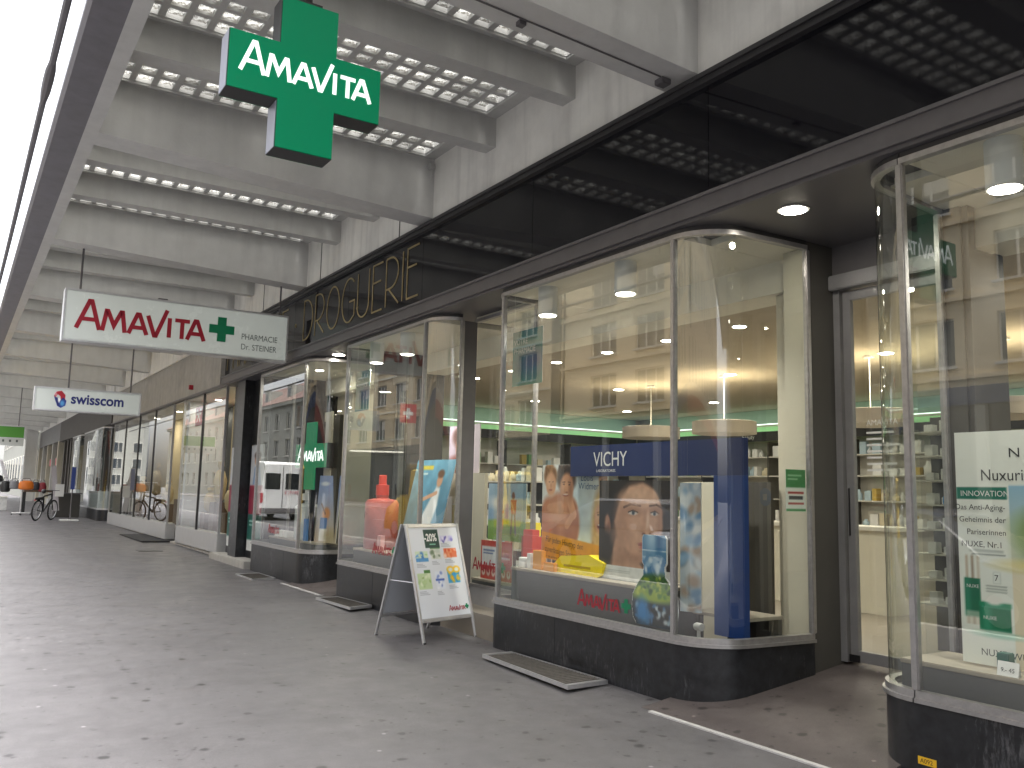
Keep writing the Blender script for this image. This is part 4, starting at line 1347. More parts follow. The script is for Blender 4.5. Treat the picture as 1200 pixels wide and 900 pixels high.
# brows, eyes, nose, mouth
p2.blob(.43, .56, .11, .035, '#a87c63', .7).blob(.69, .56, .08, .032, '#a67a62', .7)
p2.line(.32, .585, .40, .61, .02, '#4b342a', .85).line(.40, .61, .52, .60, .016, '#5a4034', .8).line(.63, .602, .71, .612, .015, '#5a4034', .8).line(.71, .612, .77, .588, .015, '#4b342a', .8)
p2.blob(.43, .542, .055, .016, '#d8cfc6', .35).blob(.435, .543, .018, .016, '#33404a', .35).blob(.69, .542, .046, .014, '#d8cfc6', .35).blob(.685, .543, .016, .014, '#33404a', .35)
p2.line(.372, .547, .43, .562, .010, '#33221d', .9).line(.43, .562, .49, .548, .010, '#33221d', .9).line(.643, .55, .69, .562, .009, '#33221d', .9).line(.69, .562, .738, .545, .009, '#33221d', .9)
p2.poly([(.555, .56), (.60, .56), (.645, .42), (.635, .385), (.56, .375), (.53, .39)], '#b9896d', .05, .55).blob(.605, .47, .016, .075, '#dfbaa0', .7, -6).blob(.605, .40, .03, .022, '#d3a88c', .7).blob(.56, .383, .02, .010, '#7f5442', .5).blob(.635, .386, .014, .009, '#7f5442', .5)
p2.blob(.575, .302, .08, .016, '#a25a53', .3).blob(.575, .280, .066, .020, '#b86c64', .35).line(.50, .294, .65, .297, .006, '#6e3733', .8).blob(.575, .276, .03, .008, '#d89a92', .7).blob(.575, .248, .05, .010, '#9a6c55', .7).blob(.58, .335, .014, .02, '#b5866b', .7)
p2.blob(.30, .36, .1, .09, '#b78a6f', .8).blob(.42, .66, .14, .05, '#d6ad91', .8).blob(.74, .44, .03, .12, '#a87c62', .7).blob(.50, .19, .1, .03, '#a87d65', .7)
p2.speck(.0, .55, .13, .8, ['#2a1e18', '#181010', '#33251d'], 30, .03, .6)
p2.rect(0, -.01, w, .045, '#3f4a52', 1)
p2.poly([(0, 0), (w, 0), (w, .115), (0, .115)], '#d9dcda', .004)
for j in range(2):
    p2.rect(.06, .075 - j * .015, .4, .079 - j * .015, '#8a928f', .8)
p2.noise(.05, 26)
vp_ = poster("display_poster", "close-up portrait poster of a dark haired woman in the big window", "poster", fv, w, h_, p2)
# printed bottle cut-out standing on the sill
fbt = street_face(4.405, 5.185, .462)
prof = [(a_, b_ * .86) for a_, b_ in [(.20, 0), (.235, .05), (.25, .15), (.24, .25), (.19, .34), (.125, .42), (.115, .50), (.135, .53), (.135, .74), (.12, .765)]]
pts = [(.25 + a, b) for a, b in prof] + [(.25 - a, b) for a, b in reversed(prof)]
bt = thing("bottle_cutout", "blue printed water bottle cut-out standing at the window mullion", "cut-out", (4.4, 4.935, .462))
outline_slab(fbt, pts, -.012, -.0015).build("backing_board", WHITE, bt)
p3 = Paint(.5, .658, 84, 112, '#4a86b8')
p3.grad('#3f78a8', '#7fb0d4', .28, .8)
p3.rect(0, 0, .5, .30, '#2f4a58').rect(0, 0, .5, .16, '#2b2c30', .9, .05)
p3.blob(.25, .23, .28, .06, '#9db53a', .3).blob(.18, .31, .14, .05, '#4c7a3a', .4).blob(.32, .32, .16, .06, '#3f6b34', .4).blob(.27, .28, .2, .03, '#6f9a3a', .5)
p3.speck(.05, .2, .45, .36, ['#2f5a2c', '#86a83c', '#5f8f3a', '#c3cf4a'], 60, .02)
p3.speck(.05, .02, .45, .15, ['#4d7fae', '#9fb8c8', '#1d1d20', '#d8e0e4'], 40, .022)
p3.blob(.12, .10, .07, .09, '#3f8fd0', .5).speck(.12, .4, .38, .52, ['#a8c9e0', '#dfeef6'], 20, .025)
p3.rect(.1, .50, .4, .545, '#5f94b8', .8).rect(.1, .54, .4, .548, '#d9ecf4').blob(.22, .65, .05, .09, '#a9cfe6', .7).blob(.3, .62, .03, .1, '#3a74a6', .7)
def bmask(u, v):
    y = v * .658
    pr = np.interp(y, [q[1] for q in prof], [q[0] for q in prof])
    return np.abs(u * .5 - .25) <= pr - .002
p3.build("print", fbt, bt, 0, mask=bmask)
# faceted yellow display carton and small packs
yb = thing("yellow_carton", "bright yellow faceted display carton on the platform", "carton", (4.60, 6.08, .726))
fy = street_face(4.575, 6.475, .726)
outline_slab(fy, [(0, .0), (.66, .0), (.70, .02), (.74, .12), (.53, .175), (.13, .14), (.02, .06)], -.10, 0).build("carton_body", YEL, yb)
slab(fy, .18, .56, .055, .075, .0005, .0015).build("printed_line", mat("print_ochre", (.5, .34, .01), .5), yb)
box_thing("small_carton", "orange carton left of the yellow display carton", "carton", ORG, 4.52, 4.57, 6.56, 6.70, .726, .895)
box_thing("small_carton", "slim white carton left of the orange carton", "carton", WCAR, 4.52, 4.57, 6.74, 6.80, .726, .86)
box_thing("small_carton", "low orange carton right of the orange carton", "carton", ORG, 4.52, 4.56, 6.37, 6.53, .726, .80)
pt = thing("cream_pot", "small white pot at the end of the platform row", "pot", (4.55, 6.86, .726))
MB().lathe([(.05, 0), (.055, .01), (.055, .055), (.05, .06)], (4.55, 6.875, .726), 16).build("pot_body", WCAR, pt, smooth=True)
MB().lathe([(.056, 0), (.057, .005), (.057, .025), (.05, .03)], (4.55, 6.875, .7865), 16).build("lid", WHITE, pt, smooth=True)
for i in range(2):
    box_thing("small_carton", ("lower" if i == 0 else "upper") + " red carton standing at the far end of the big window", "carton", REDC, 4.60, 4.68, 6.83, 6.99, .726 + i * .171, .896 + i * .171)
# backing panels behind the arch
tag(MB().box(5.20, 5.225, 4.93, 5.46, .241, 1.53).build("cream_screen", CREAM), "cream upright screen panel behind the blue arch", "screen")
tag(MB().box(5.40, 5.43, 4.70, 5.08, .241, 1.535).build("grey_screen", DGREY), "dark grey screen panel right of the blue arch", "screen")
f5 = street_face(4.56, 5.0, .56)
p5 = Paint(.17, .95, 24, 100, '#c7d3dc'); p5.speck(0, 0, .17, .95, ['#9fc0da', '#e9eef0', '#6f98bf', '#b89f8a'], 40, .05)
po_ = poster("display_poster", "narrow blue white leaflet board behind the mullion right of the bottle", "poster", Frame((4.66, 4.93, .561), (.35, -.94, 0), (0, 0, 1)), .17, .95, p5)
# notice on the side glass
fno = Frame((4.86, 4.225, 1.26), (1, -.055, 0), (0, 0, 1))
p6 = Paint(.2, .30, 36, 54, '#e8ece6')
p6.rect(0, .17, .2, .30, '#3f8a52').rect(.02, .25, .16, .262, '#9fd0a8').rect(.02, .225, .12, .235, '#9fd0a8')
p6.rect(.02, .125, .18, .14, '#b23a3a').rect(.03, .085, .17, .11, '#3a3f4a').rect(.02, .05, .18, .062, '#b23a3a').rect(0, 0, .2, .018, '#4f9a62')
no_ = poster("window_notice", "small green and white notice stuck on the curved side glass", "notice", Frame((5.02, 4.232, 1.32), (1, -.05, 0), (0, 0, 1)), .2, .30, p6, .003)
# red window lettering decals
def decal(label, X, yl, z, width, plus=True):
    d = thing("window_decal", label, "decal", (X, yl - width / 2, z))
    fr = street_face(X, yl, z)
    logo("logo_lettering", fr, 0, 0, width, REDL, d, .0, .2, .0008)
    if plus:
        plus_mesh(MB(), fr, width * 1.14, width * .11, width * .2, width * .075, 0, .001).build("green_cross", GREENP, d)
    return d
decal("red lettering decal with green cross low on the big window glass", XF - .004, 5.70, .535, .52)
decal("red lettering decal low on the second window glass", XF - .004, 9.76, .66, .52)
decal("red lettering decal low on the third window glass", XF - .004, 13.85, .70, .55, False)
decal("red lettering decal with green cross on the recessed pane", 4.735, 8.15, .60, .52)
# teal hanging banners
def teal_banner(label, X, y, z0, w, h):
    p = Paint(w, h, 30, 50, '#1f6f68'); p.grad('#2f8576', '#1c6a66'); p.blob(w * .6, h * .4, w * .4, h * .2, '#1d4f78', .8).blob(w * .75, h * .45, w * .2, h * .1, '#2b3f6a', .8)
    fr = street_face(X, y, z0)
    b = poster("hanging_banner", label, "banner", fr, w, h, p, .004)
    text("lettering", "VOTRE", fr, .02, h - .13, .075, mat("print_pale", (.5, .6, .58), .5), b, .001)
    text("lettering", "PHARMACIE", fr, .02, h - .215, .075, WHITE, b, .001, sx=.9)
    for x in (.02, w - .02):
        MB().tube([fr.p(x, h, -.002), fr.p(x, 3.28 - z0, -.002)], .0015, 4).build("cord", WHITE, b)
    return b
teal_banner("teal hanging banner at the top left of the big window", 4.40, 6.93, 2.40, .50, .52)
teal_banner("teal hanging banner at the left edge of the second window", 4.40, 10.78, 2.42, .46, .52)

# ---- second window ------------------------------------------------
platform("grey display platform in the second window", 4.455, 4.93, 8.75, 10.78, .66, .25)
rb = thing("red_bottle_display", "large red pump bottle display in the second window", "display bottle", (4.68, 10.42, .66))
RPK = mat("red_gloss", (.42, .10, .075), .3, var=.35, scale=2.5)
MB().lathe([(.20, 0), (.215, .02), (.215, .58), (.19, .62), (.08, .64), (.08, .68)], (4.68, 10.42, .661), 28).build("bottle_body", RPK, rb, smooth=True)
MB().lathe([(.085, 0), (.085, .13), (.05, .135), (.05, .25), (.042, .255)], (4.68, 10.42, 1.342), 20).build("pump_cap", mat("red_cap", (.7, .09, .06), .3), rb, smooth=True)
box_thing("small_carton", "pink white carton right at the foot of the red bottle", "carton", mat("pink_carton", (.75, .35, .33), .4), 4.50, 4.56, 10.02, 10.12, .661, .85)
box_thing("small_carton", "red carton at the left of the red bottle", "carton", REDC, 4.60, 4.66, 10.64, 10.76, .661, .98)
# sea-blue slanted poster
w, h_ = .86, 1.1
p7 = Paint(w, h_, 90, 110, '#4d8ba8'); p7.grad('#3a6f8c', '#6fa6c0'); p7.noise(.12, 12)
p7.poly([(.40, .05), (.36, .4), (.48, .62), (.56, .78), (.64, .76), (.66, .55), (.60, .3), (.66, .05)], '#dfe3e4', .04).blob(.60, .85, .06, .08, '#c99b7c', .2).line(.58, .7, .32, .62, .05, '#cfa283').blob(.6, .93, .07, .05, '#6a4a35', .3)
p7.rect(.1, .98, .4, 1.03, '#d9c23a', .9).rect(.1, .92, .3, .94, '#e6efe8', .8)
p7.rect(0, 0, w, .13, '#e6e2da')
fr7 = Frame((4.66, 9.86, .70), (.08, -1, .0), (.16, -.12, 1))
poster("display_poster", "tilted sea blue poster with a white dressed figure in the second window", "poster", fr7, w, h_, p7)
tag(MB().box(4.98, 5.02, 8.36, 9.55, .241, 1.62).build("cream_screen", CREAM), "cream screen panel at the back of the second window", "screen")
tag(MB().box(4.955, 4.979, 8.86, 9.05, .85, 1.25).build("gold_vase_panel", mat("gold_print", (.5, .42, .15), .4)), "small gold emblem panel on the cream screen", "panel")
w, h_ = .72, .56
p8 = Paint(w, h_, 90, 72, '#cdbfd0'); p8.grad('#c9b9cf', '#d8cdd8', ax='x')
p8.blob(.28, .42, .2, .12, '#8a5f58', .3).blob(.30, .30, .14, .2, '#cf8f78', .15).blob(.22, .44, .12, .08, '#7a5a58', .4).blob(.2, .08, .26, .12, '#8f3f34', .3).blob(.38, .22, .04, .02, '#a84a48', .4).blob(.36, .34, .03, .012, '#4a3030', .4).speck(.02, .0, .4, .12, ['#c24a3a', '#6a3f30', '#d89a5a'], 24, .03)
poster("display_poster", "photo board of a woman's face above the cream screen", "poster", street_face(5.03, 9.3, 1.625), w, h_, p8)
# ---- recess between second and big windows --------------------------
platform("low display step behind the recessed pane", 4.80, 5.25, 7.10, 8.3, .50, .241)
w, h_ = .74, .60
p9 = Paint(w, h_, 80, 66, '#8fb4d2'); p9.grad('#6f9cc8', '#a8c8de'); p9.rect(0, 0, w, .2, '#6f9a3a').blob(.35, .17, .45, .05, '#7fae45', .3).blob(.2, .4, .2, .06, '#dfe8ee', .6)
p9.blob(.50, .47, .03, .04, '#7a4a38', .2).poly([(.45, .43), (.56, .43), (.55, .28), (.46, .28)], '#b0283a', .01).line(.48, .28, .46, .08, .03, '#3a3f52').line(.53, .28, .55, .08, .03, '#3a3f52').line(.46, .4, .52, .3, .02, '#c99b7c').blob(.3, .30, .015, .015, '#c03030').rect(.29, .12, .31, .22, '#c03a30')
poster("display_poster", "golf poster with red shirted player behind the recessed pane", "poster", street_face(4.95, 8.22, .905), w, h_, p9)
w, h_ = .62, .40
p10 = Paint(w, h_, 70, 48, '#c23a2c'); p10.rect(.02, .14, .32, .34, '#dfe2e6').rect(.05, .29, .28, .305, '#3f5f9a').rect(.05, .26, .25, .272, '#3f5f9a').rect(.36, .22, .58, .24, '#f0d8d0')
for i in range(6):
    p10.blob(.06 + i * .1, .07, .035, .04, '#eadbd2', .2).blob(.06 + i * .1, .08, .015, .02, '#b0402f', .3)
poster("display_poster", "red white promotion board at the foot of the recessed pane", "poster", street_face(4.86, 8.2, .502), w, h_, p10)
for i in range(4):
    box_thing("small_carton", ("bottom", "second", "third", "top")[i] + " red carton in the stack at the near end of the recessed pane", "carton", REDC, 4.85, 4.95, 7.16 + .01 * (i % 2), 7.40, .501 + i * .121, .62 + i * .121)
box_thing("yellow_pack", "yellow white pack on top of the red carton stack", "pack", YEL, 4.85, 4.95, 7.2, 7.33, .986, 1.12)
# ---- third window ----------------------------------------------------
platform("pale display platform in the third window", 4.50, 5.3, 12.35, 14.5, .62, .30)
gc = thing("display_cross", "green cross light box with white lettering inside the third window", "cross sign", (4.62, 12.9, .621))
f3 = Frame((4.52, 13.28, 1.38), (.12, -1, 0), (0, 0, 1))
plus_mesh(MB(), f3, .42, .52, 1.02, .36, -.004, .004).build("cross_face", GREEN, gc)
plus_mesh(MB(), f3, .42, .52, 1.03, .37, -.22, -.0045).build("cross_case", BLK, gc)
logo("logo_lettering", f3, .0, .44, .84, WHITEL, gc, .005, .21, .002)
MB().box(4.60, 4.68, 12.85, 12.93, .621, 1.40).build("stand", BLACK, gc)
tag(MB().box(4.74, 4.80, 12.18, 12.60, .621, 2.5).build("black_screen", BLACK), "tall black screen panel with pale edge in the third window", "screen")
tag(MB().box(4.72, 4.739, 12.42, 12.75, .621, 2.56).build("cream_screen", CREAM), "tall narrow cream screen beside the green display cross", "screen")
w, h_ = .50, .98
p11 = Paint(w, h_, 56, 100, '#9fb0d2'); p11.grad('#b9a896', '#8fa3d0', .1, .8); p11.blob(.14, .86, .1, .03, '#dfe6f0', .4).blob(.38, .86, .06, .05, '#5a6fb0', .3).blob(.38, .86, .03, .03, '#e0e6ef', .3).blob(.22, .42, .09, .09, '#c98a5a', .3).line(.1, .56, .2, .42, .03, '#6a4a3a').rect(.10, .1, .26, .36, '#3f6fa8').rect(.10, .02, .28, .2, '#e3e0da').blob(.35, .1, .15, .1, '#a89a78', .6)
poster("display_poster", "pale blue advert board standing on the third window platform", "poster", Frame((4.60, 12.62, .622), (.3, -.95, 0), (.05, 0, 1)), w, h_, p11)
wb = thing("white_bottle_display", "large clear white bottle display in the third window", "display bottle", (4.62, 13.2, .621))
MB().lathe([(.18, 0), (.19, .02), (.19, .50), (.15, .54), (.05, .56), (.05, .60)], (4.70, 13.25, .621), 24).build("bottle_body", mat("frosted_white", (.62, .66, .66), .25), wb, smooth=True)
MB().lathe([(.09, 0), (.09, .10), (.05, .11), (.05, .22), (.04, .225)], (4.70, 13.25, 1.2225), 18).build("pump_cap", WHITE, wb, smooth=True)
for i in range(3):
    yy = 13.75 + i * .22
    box_thing("small_carton", ("first", "second", "third")[i] + " low white carton left of the white bottle display", "carton", WCAR, 4.56, 4.68, yy, yy + .18, .621, .72)
box_thing("small_carton", "blue white carton right of the white bottle display", "carton", mat("blue_carton", (.05, .2, .5), .4), 4.56, 4.62, 12.88, 12.98, .621, .95, rot=8)
# ---- framed posters on the granite pier -------------------------------
def pier_poster(label, y, fx, w):
    h_ = 1.85
    p = Paint(w, h_, 44, 110, '#c9ced2')
    p.rect(0, h_ * .62, w, h_, '#c5ccd4').blob(w * .5, h_ * .86, w * .22, h_ * .06, '#b98a70', .2).blob(w * .5, h_ * .9, w * .24, h_ * .035, '#3f2f2a', .3).poly([(w * .2, h_ * .62), (w * .3, h_ * .79), (w * .7, h_ * .79), (w * .85, h_ * .62)], fx, .02)
    p.rect(0, h_ * .34, w, h_ * .615, '#8c1f3f').rect(0, h_ * .1, w, h_ * .34, '#0f5f56').rect(w * .12, h_ * .27, w * .7, h_ * .285, '#a8cfc6').rect(w * .12, h_ * .235, w * .6, h_ * .25, '#a8cfc6').rect(0, 0, w, h_ * .1, '#d9dcda')
    return poster("pier_poster", label, "poster", street_face(4.50, y, .30), w, h_, p, .02)
pier_poster("tall framed poster with red and teal bands right of the granite column", 15.75, '#7f9cc0', .78)
pier_poster("tall framed poster with red and teal bands left of the granite column", 17.1, '#b98a6a', .62)

# ================================================================== lamps
def downlight(label, x, y, z, power, r=.075, grp=None, m=LAMP):
    d = thing("downlight", label, "downlight", (x, y, z), grp)
    MB().lathe([(r * 1.25, -.006), (r * 1.25, 0)], (x, y, z - .001), 20).build("trim_ring", WHITE, d)
    MB().lathe([(r, -.003), (r, 0)], (x, y, z - .008), 20).build("lit_disc", m, d)
    if power:
        l = lamp('AREA', "downlight_glow", (x, y, z - .014), power, r * 2)
        attach(l, d)
    return d
downlight("round lit downlight in the soffit above the near doorway", 4.60, 3.78, 3.334, 3.0, .085)
downlight("round lit downlight in the soffit above the far doorway", 4.55, 11.85, 3.334, 3.0, .085)
for i in range(7):
    downlight("small ceiling downlight in the row nearest the big windows", 6.2, 4.75 + i * 1.0, ZC + .003, 3.0, .06, "front row of shop downlights")
for i in range(3):
    downlight("small ceiling downlight inside the near right window", 6.2, 2.6 - i * 1.1, ZC + .003, 3.0, .06, "downlights in the near window")
for j, x in enumerate((8.55, 10.9)):
    for i in range(6):
        downlight("ceiling downlight in the " + ("middle row" if j == 0 else "rear row") + " of the shop", x, 1.2 + i * 2.3 + .3 * j, ZC + .003, 5.0, .075, ("middle", "rear")[j] + " row of shop downlights")
# cylinder spots above the displays
def cyl_spot(label, x, y):
    c = thing("cylinder_spot", label, "spotlight", (x, y, 3.284))
    MB().lathe([(.09, -.26), (.09, 0)], (x, y, 3.284), 24).build("lamp_body", WHITE, c, smooth=True)
    MB().lathe([(.078, -.004), (.078, 0)], (x, y, 3.0235), 24).build("lit_disc", LAMPS, c)
    l = lamp('SPOT', "spot_glow", (x, y, 3.01), 60, .07, (1, .95, .86), 150)
    attach(l, c)
for (lb, y) in (("white cylinder spotlight at the top of the near right window", 2.32), ("right white cylinder spotlight above the big window display", 5.36), ("left white cylinder spotlight above the big window display", 6.46),
                ("right white cylinder spotlight above the second window display", 9.4), ("left white cylinder spotlight above the second window display", 10.3)):
    cyl_spot(lb, 4.47, y)
downlight("small lit downlight above the third window display", 4.8, 13.3, 3.284, 5.0, .06)
# drum pendants
def pendant(label, x, y, z):
    p = thing("drum_pendant", label, "pendant lamp", (x, y, z))
    MB().lathe([(.42, 0), (.42, .16), (.40, .165), (.40, .01)], (x, y, z), 32).build("drum_shade", mat("shade_fabric", (.55, .5, .42), .6), p, smooth=True)
    MB().lathe([(.40, 0), (.40, .004)], (x, y, z + .006), 32).build("diffuser", LAMPS, p)
    MB().tube([(x, y, z + .16), (x, y, ZC)], .006, 6).build("cable", WHITE, p)
    MB().lathe([(.06, 0), (.06, .02)], (x, y, ZC - .018), 12).build("ceiling_rose", WHITE, p)
    l = lamp('AREA', "pendant_glow", (x, y, z - .004), 6, .8)
    attach(l, p)
for lb, x, y in (("drum pendant lamp seen above the blue arch upright", 8.6, 8.26), ("drum pendant lamp seen through the near door", 8.6, 6.05), ("drum pendant lamp at the right edge of the near window", 8.6, 4.55), ("drum pendant lamp left of the window mullion above the arch", 8.6, 9.71)):
    pendant(lb, x, y, 2.25)

# ================================================================== wall shelves and goods
PALE = [WCAR, mat("pale_blue_carton", (.45, .58, .66), .5), mat("cream_carton", (.72, .64, .45), .5), mat("gold_carton", (.6, .42, .08), .5), mat("green_carton", (.2, .42, .16), .5), mat("coral_carton", (.6, .2, .12), .5)]
bmesh_box = [MB().box(-.5, .5, -.5, .5, 0, 1).mesh("carton", m) for m in PALE]
bmesh_bot = [MB().lathe([(.5, 0), (.5, .62), (.25, .75), (.22, 1.0)], (0, 0, 0), 10).mesh("bottle", m, True) for m in PALE[:3]]
KINDW = ["white", "pale blue", "cream", "gold", "green", "coral"]
cnt = 0
ROWS = ("bottom", "second lowest", "middle", "second highest", "top")
def goods(place, where, x, y, z, w, d, h, i, along):
    global cnt
    bot = random.random() < .3
    k = random.choices(range(6), (8, 2, 3, 1.6, 1, 1))[0] if not bot else random.randrange(3)
    me = bmesh_bot[k] if bot else bmesh_box[k]
    nm = "bottle" if bot else "carton"
    o = bpy.data.objects.new("shelf_" + nm, me); COL.objects.link(o)
    o.location = (x, y, z)
    o.scale = (d, w, h) if along == 'y' else (w, d, h)
    size = "tall" if h > .155 else "low"
    tag(o, "%s %s %s on the %s shelf of %s" % (size, KINDW[k], nm, i, where), nm, "%s %s %ss on the %s shelf of %s" % (size, KINDW[k], nm, i, where))
    cnt += 1
def shelf_wall(label, where, along, a0, a1, back, depth, zs):
    t = thing("wall_shelving", label, "shelving", (back if along == 'y' else (a0 + a1) / 2, (a0 + a1) / 2 if along == 'y' else back, .241))
    def bx(name, p0, p1, q0, q1, z0, z1, m):
        if along == 'y':
            MB().box(q0, q1, p0, p1, z0, z1).build(name, m, t)
        else:
            MB().box(p0, p1, q0, q1, z0, z1).build(name, m, t)
    n = max(1, round((a1 - a0) / 1.5))
    for i in range(n + 1):
        p = a0 + (a1 - a0) * i / n
        bx("upright", p - .015, p + .015, back - depth, back - .021, .241, 2.42, DGREY)
    bx("back_panel", a0, a1, back - .02, back - .001, .241, 2.42, SHELF)
    for z in zs:
        for i in range(n):
            p0, p1 = a0 + (a1 - a0) * i / n + .016, a0 + (a1 - a0) * (i + 1) / n - .016
            bx("shelf", p0, p1, back - depth, back - .021, z, z + .02, SHELF)
            p = p0 + .03
            while p < p1 - .12:
                w = random.uniform(.07, .17); h = random.uniform(.10, .21); d = random.uniform(.07, .14)
                if p + w > p1 - .02:
                    break
                if random.random() < .86:
                    q = back - depth + .03 + d / 2
                    if along == 'y':
                        goods(t, where, q, p + w / 2, z + .0205, w * .92, d, h, ("bottom", "second", "third", "top")[zs.index(z)], along)
                    else:
                        goods(t, where, p + w / 2, q, z + .0205, w * .92, d, h, ("bottom", "second", "third", "top")[zs.index(z)], along)
                p += w + random.uniform(.01, .07)
    return t
shelf_wall("long lit shelving full of goods along the back wall of the shop", "the back wall", 'y', 5.8, 14.0, 12.59, .34, (1.0, 1.4, 1.8, 2.14))
shelf_wall("lit shelving full of goods across the far end of the shop", "the far end wall", 'x', 5.9, 12.0, 14.59, .34, (.75, 1.15, 1.55, 1.95))
sc_ = thing("sales_counter", "pale sales counter in the middle of the shop", "counter", (8.4, 7, .241))
MB().box(8.2, 8.7, 5.6, 8.8, .241, 1.1).build("counter_body", CREAM, sc_)
MB().box(8.15, 8.75, 5.55, 8.85, 1.1005, 1.14).build("counter_top", SHELF, sc_)
gd = thing("gondola_shelf", "free standing shelf unit behind the second window", "shelf unit", (6.7, 10.6, .241))
MB().box(6.66, 6.74, 9.4, 11.2, .241, 1.7).build("back_panel", DGREY, gd)
for z in (.35, .65, .95, 1.25, 1.55):
    MB().box(6.36, 6.659, 9.4, 11.2, z, z + .02).build("shelf", SHELF, gd)
    p = 9.45
    while p < 11.1:
        w = random.uniform(.08, .18); h = random.uniform(.1, .2)
        if random.random() < .85:
            goods(gd, "the free standing unit", 6.45, p + w / 2, z + .0205, w * .9, .1, h, ("bottom", "second", "middle", "fourth", "top")[(.35, .65, .95, 1.25, 1.55).index(z)], 'y')
        p += w + .03

# ================================================================== neighbouring shops along the arcade
WARM = mat("warm_display_wall", (.55, .45, .28), .7)
WOODD = mat("dark_wood", (.10, .06, .035), .5, var=.2, scale=8)
FASC = mat("brown_fascia", (.075, .068, .062), .6, var=.12, scale=3)
sw = thing("phone_shop", "neighbouring shop with stone fascia panels and silver based display windows", "building", (7, 24, 0))
MB().box(4.37, 11.2, 17.18, 31.5, 3.365, 4.36).build("floor_slab", DARKMET, sw)
yb_ = [17.19, 19.35, 21.5, 23.6, 25.6, 27.6, 29.6, 31.5]
for a, b in zip(yb_[:-1], yb_[1:]):
    MB().box(4.34, 4.37, a + .004, b - .004, 3.40, 4.36).build("stone_panel", STONE, sw)
MB().box(4.30, 4.37, 17.19, 31.5, 3.365, 3.398).build("fascia_trim", GREYMET, sw)
MB().box(4.25, 4.335, 20.0, 20.08, 3.52, 3.62).build("small_alarm", REDL, sw)
MB().box(4.42, 9, 17.19, 31.5, -.1, gz(24) + .02).build("plinth", STONE, sw)
def silver_bay(y0, y1, panes, inside):
    f = MB().box(4.375, 4.60, y0, y1, .13, .50).build("window_base", SILVER, sw, bevel=.012)
    n = panes
    for i in range(n + 1):
        y = y0 + (y1 - y0) * i / n
        MB().box(4.38, 4.43, max(y0, y - .022), min(y1, y + .022), .5005, 3.36).build("mullion", DARKMET if 0 < i < n else SILVER, f)
    for i in range(n):
        a, b = y0 + (y1 - y0) * i / n + .02, y0 + (y1 - y0) * (i + 1) / n - .02
        MB().wall([(4.40, b), (4.40, a)], .50, 3.36).build("pane", GLASS, f)
    MB().wall([(4.40, y0 + .01), (5.3, y0 + .01)], .50, 3.36).build("pane", GLASS, f)
    MB().box(4.62, 5.5, y0, y1, .13, .42).build("window_floor", SHELF, sw)
    MB().box(5.5, 5.6, y0, y1, .13, 3.36).build("window_back", WARM, sw)
    MB().box(4.5, 5.3, y1 - .05, y1 - .002, .5, 3.36).build("side_panel", SILVER, sw)
silver_bay(17.3, 21.0, 2, None)
silver_bay(22.1, 31.3, 4, None)
MB().box(4.55, 4.95, 21.02, 21.35, 0, 3.36).build("silver_pier", SILVER, sw)
MB().box(5.6, 5.7, 21.35, 22.1, .1, 3.36).build("shop_door", DARKMET, sw)
MB().box(4.42, 5.6, 17.2, 31.4, 3.34, 3.364).build("ceiling", SHELF, sw)
rs = thing("window_emblem", "red square emblem sign with white scissors mark in the grey shop window", "sign", (4.46, 19.85, 2.8))
fe = street_face(4.46, 20.15, 2.72)
slab(fe, 0, .62, 0, .42, -.02, 0).build("plate", mat("signal_red", (.62, .03, .06), .4), rs, bevel=.008)
ribbons(MB(), fe, [[(.16, .08), (.44, .34)], [(.46, .08), (.18, .34)], arc(.15, .30, .06, .05, 0, 340, 10), arc(.47, .30, .06, .05, 0, 340, 10)], 0, 0, 1, .035, .001, .003).build("scissors_mark", WHITE, rs)
for i, (y, lb) in enumerate(((18.2, "near warm ceiling lamp in the silver based window"), (20.0, "second warm ceiling lamp in the silver based window"), (24.0, "third warm ceiling lamp in the silver based window"), (27.0, "fourth warm ceiling lamp in the silver based window"))):
    downlight(lb, 4.9, y, 3.338, 8, .07)
# goods in the neighbour's windows: slim stands
for i, (y, h_) in enumerate(((18.0, 1.5), (18.8, 1.1), (19.8, 1.6), (20.6, 1.0), (23.5, 1.6), (25.2, 1.2), (27.0, 1.7), (29.0, 1.3))):
    st_ = thing("display_stand", "%s wooden display stand %s in the neighbouring windows" % (("tall", "low")[i % 2], ("nearest the pier", "second from the pier", "third from the pier", "beside the shop door", "just past the shop door", "second past the shop door", "third past the shop door", "farthest of all")[i]), "display stand", (5.0, y, .42))
    MB().box(4.85, 5.15, y - .2, y + .2, .4205, .42 + h_ * .4).build("pedestal", WOODD, st_, bevel=.01)
    MB().lathe([(.05, 0), (.12, .1), (.15, .3 * h_), (.09, .42 * h_), (.04, .45 * h_), (.08, .5 * h_), (.07, .56 * h_)], (5.0, y, .4205 + h_ * .4), 14).build("bust", WARM, st_, smooth=True)

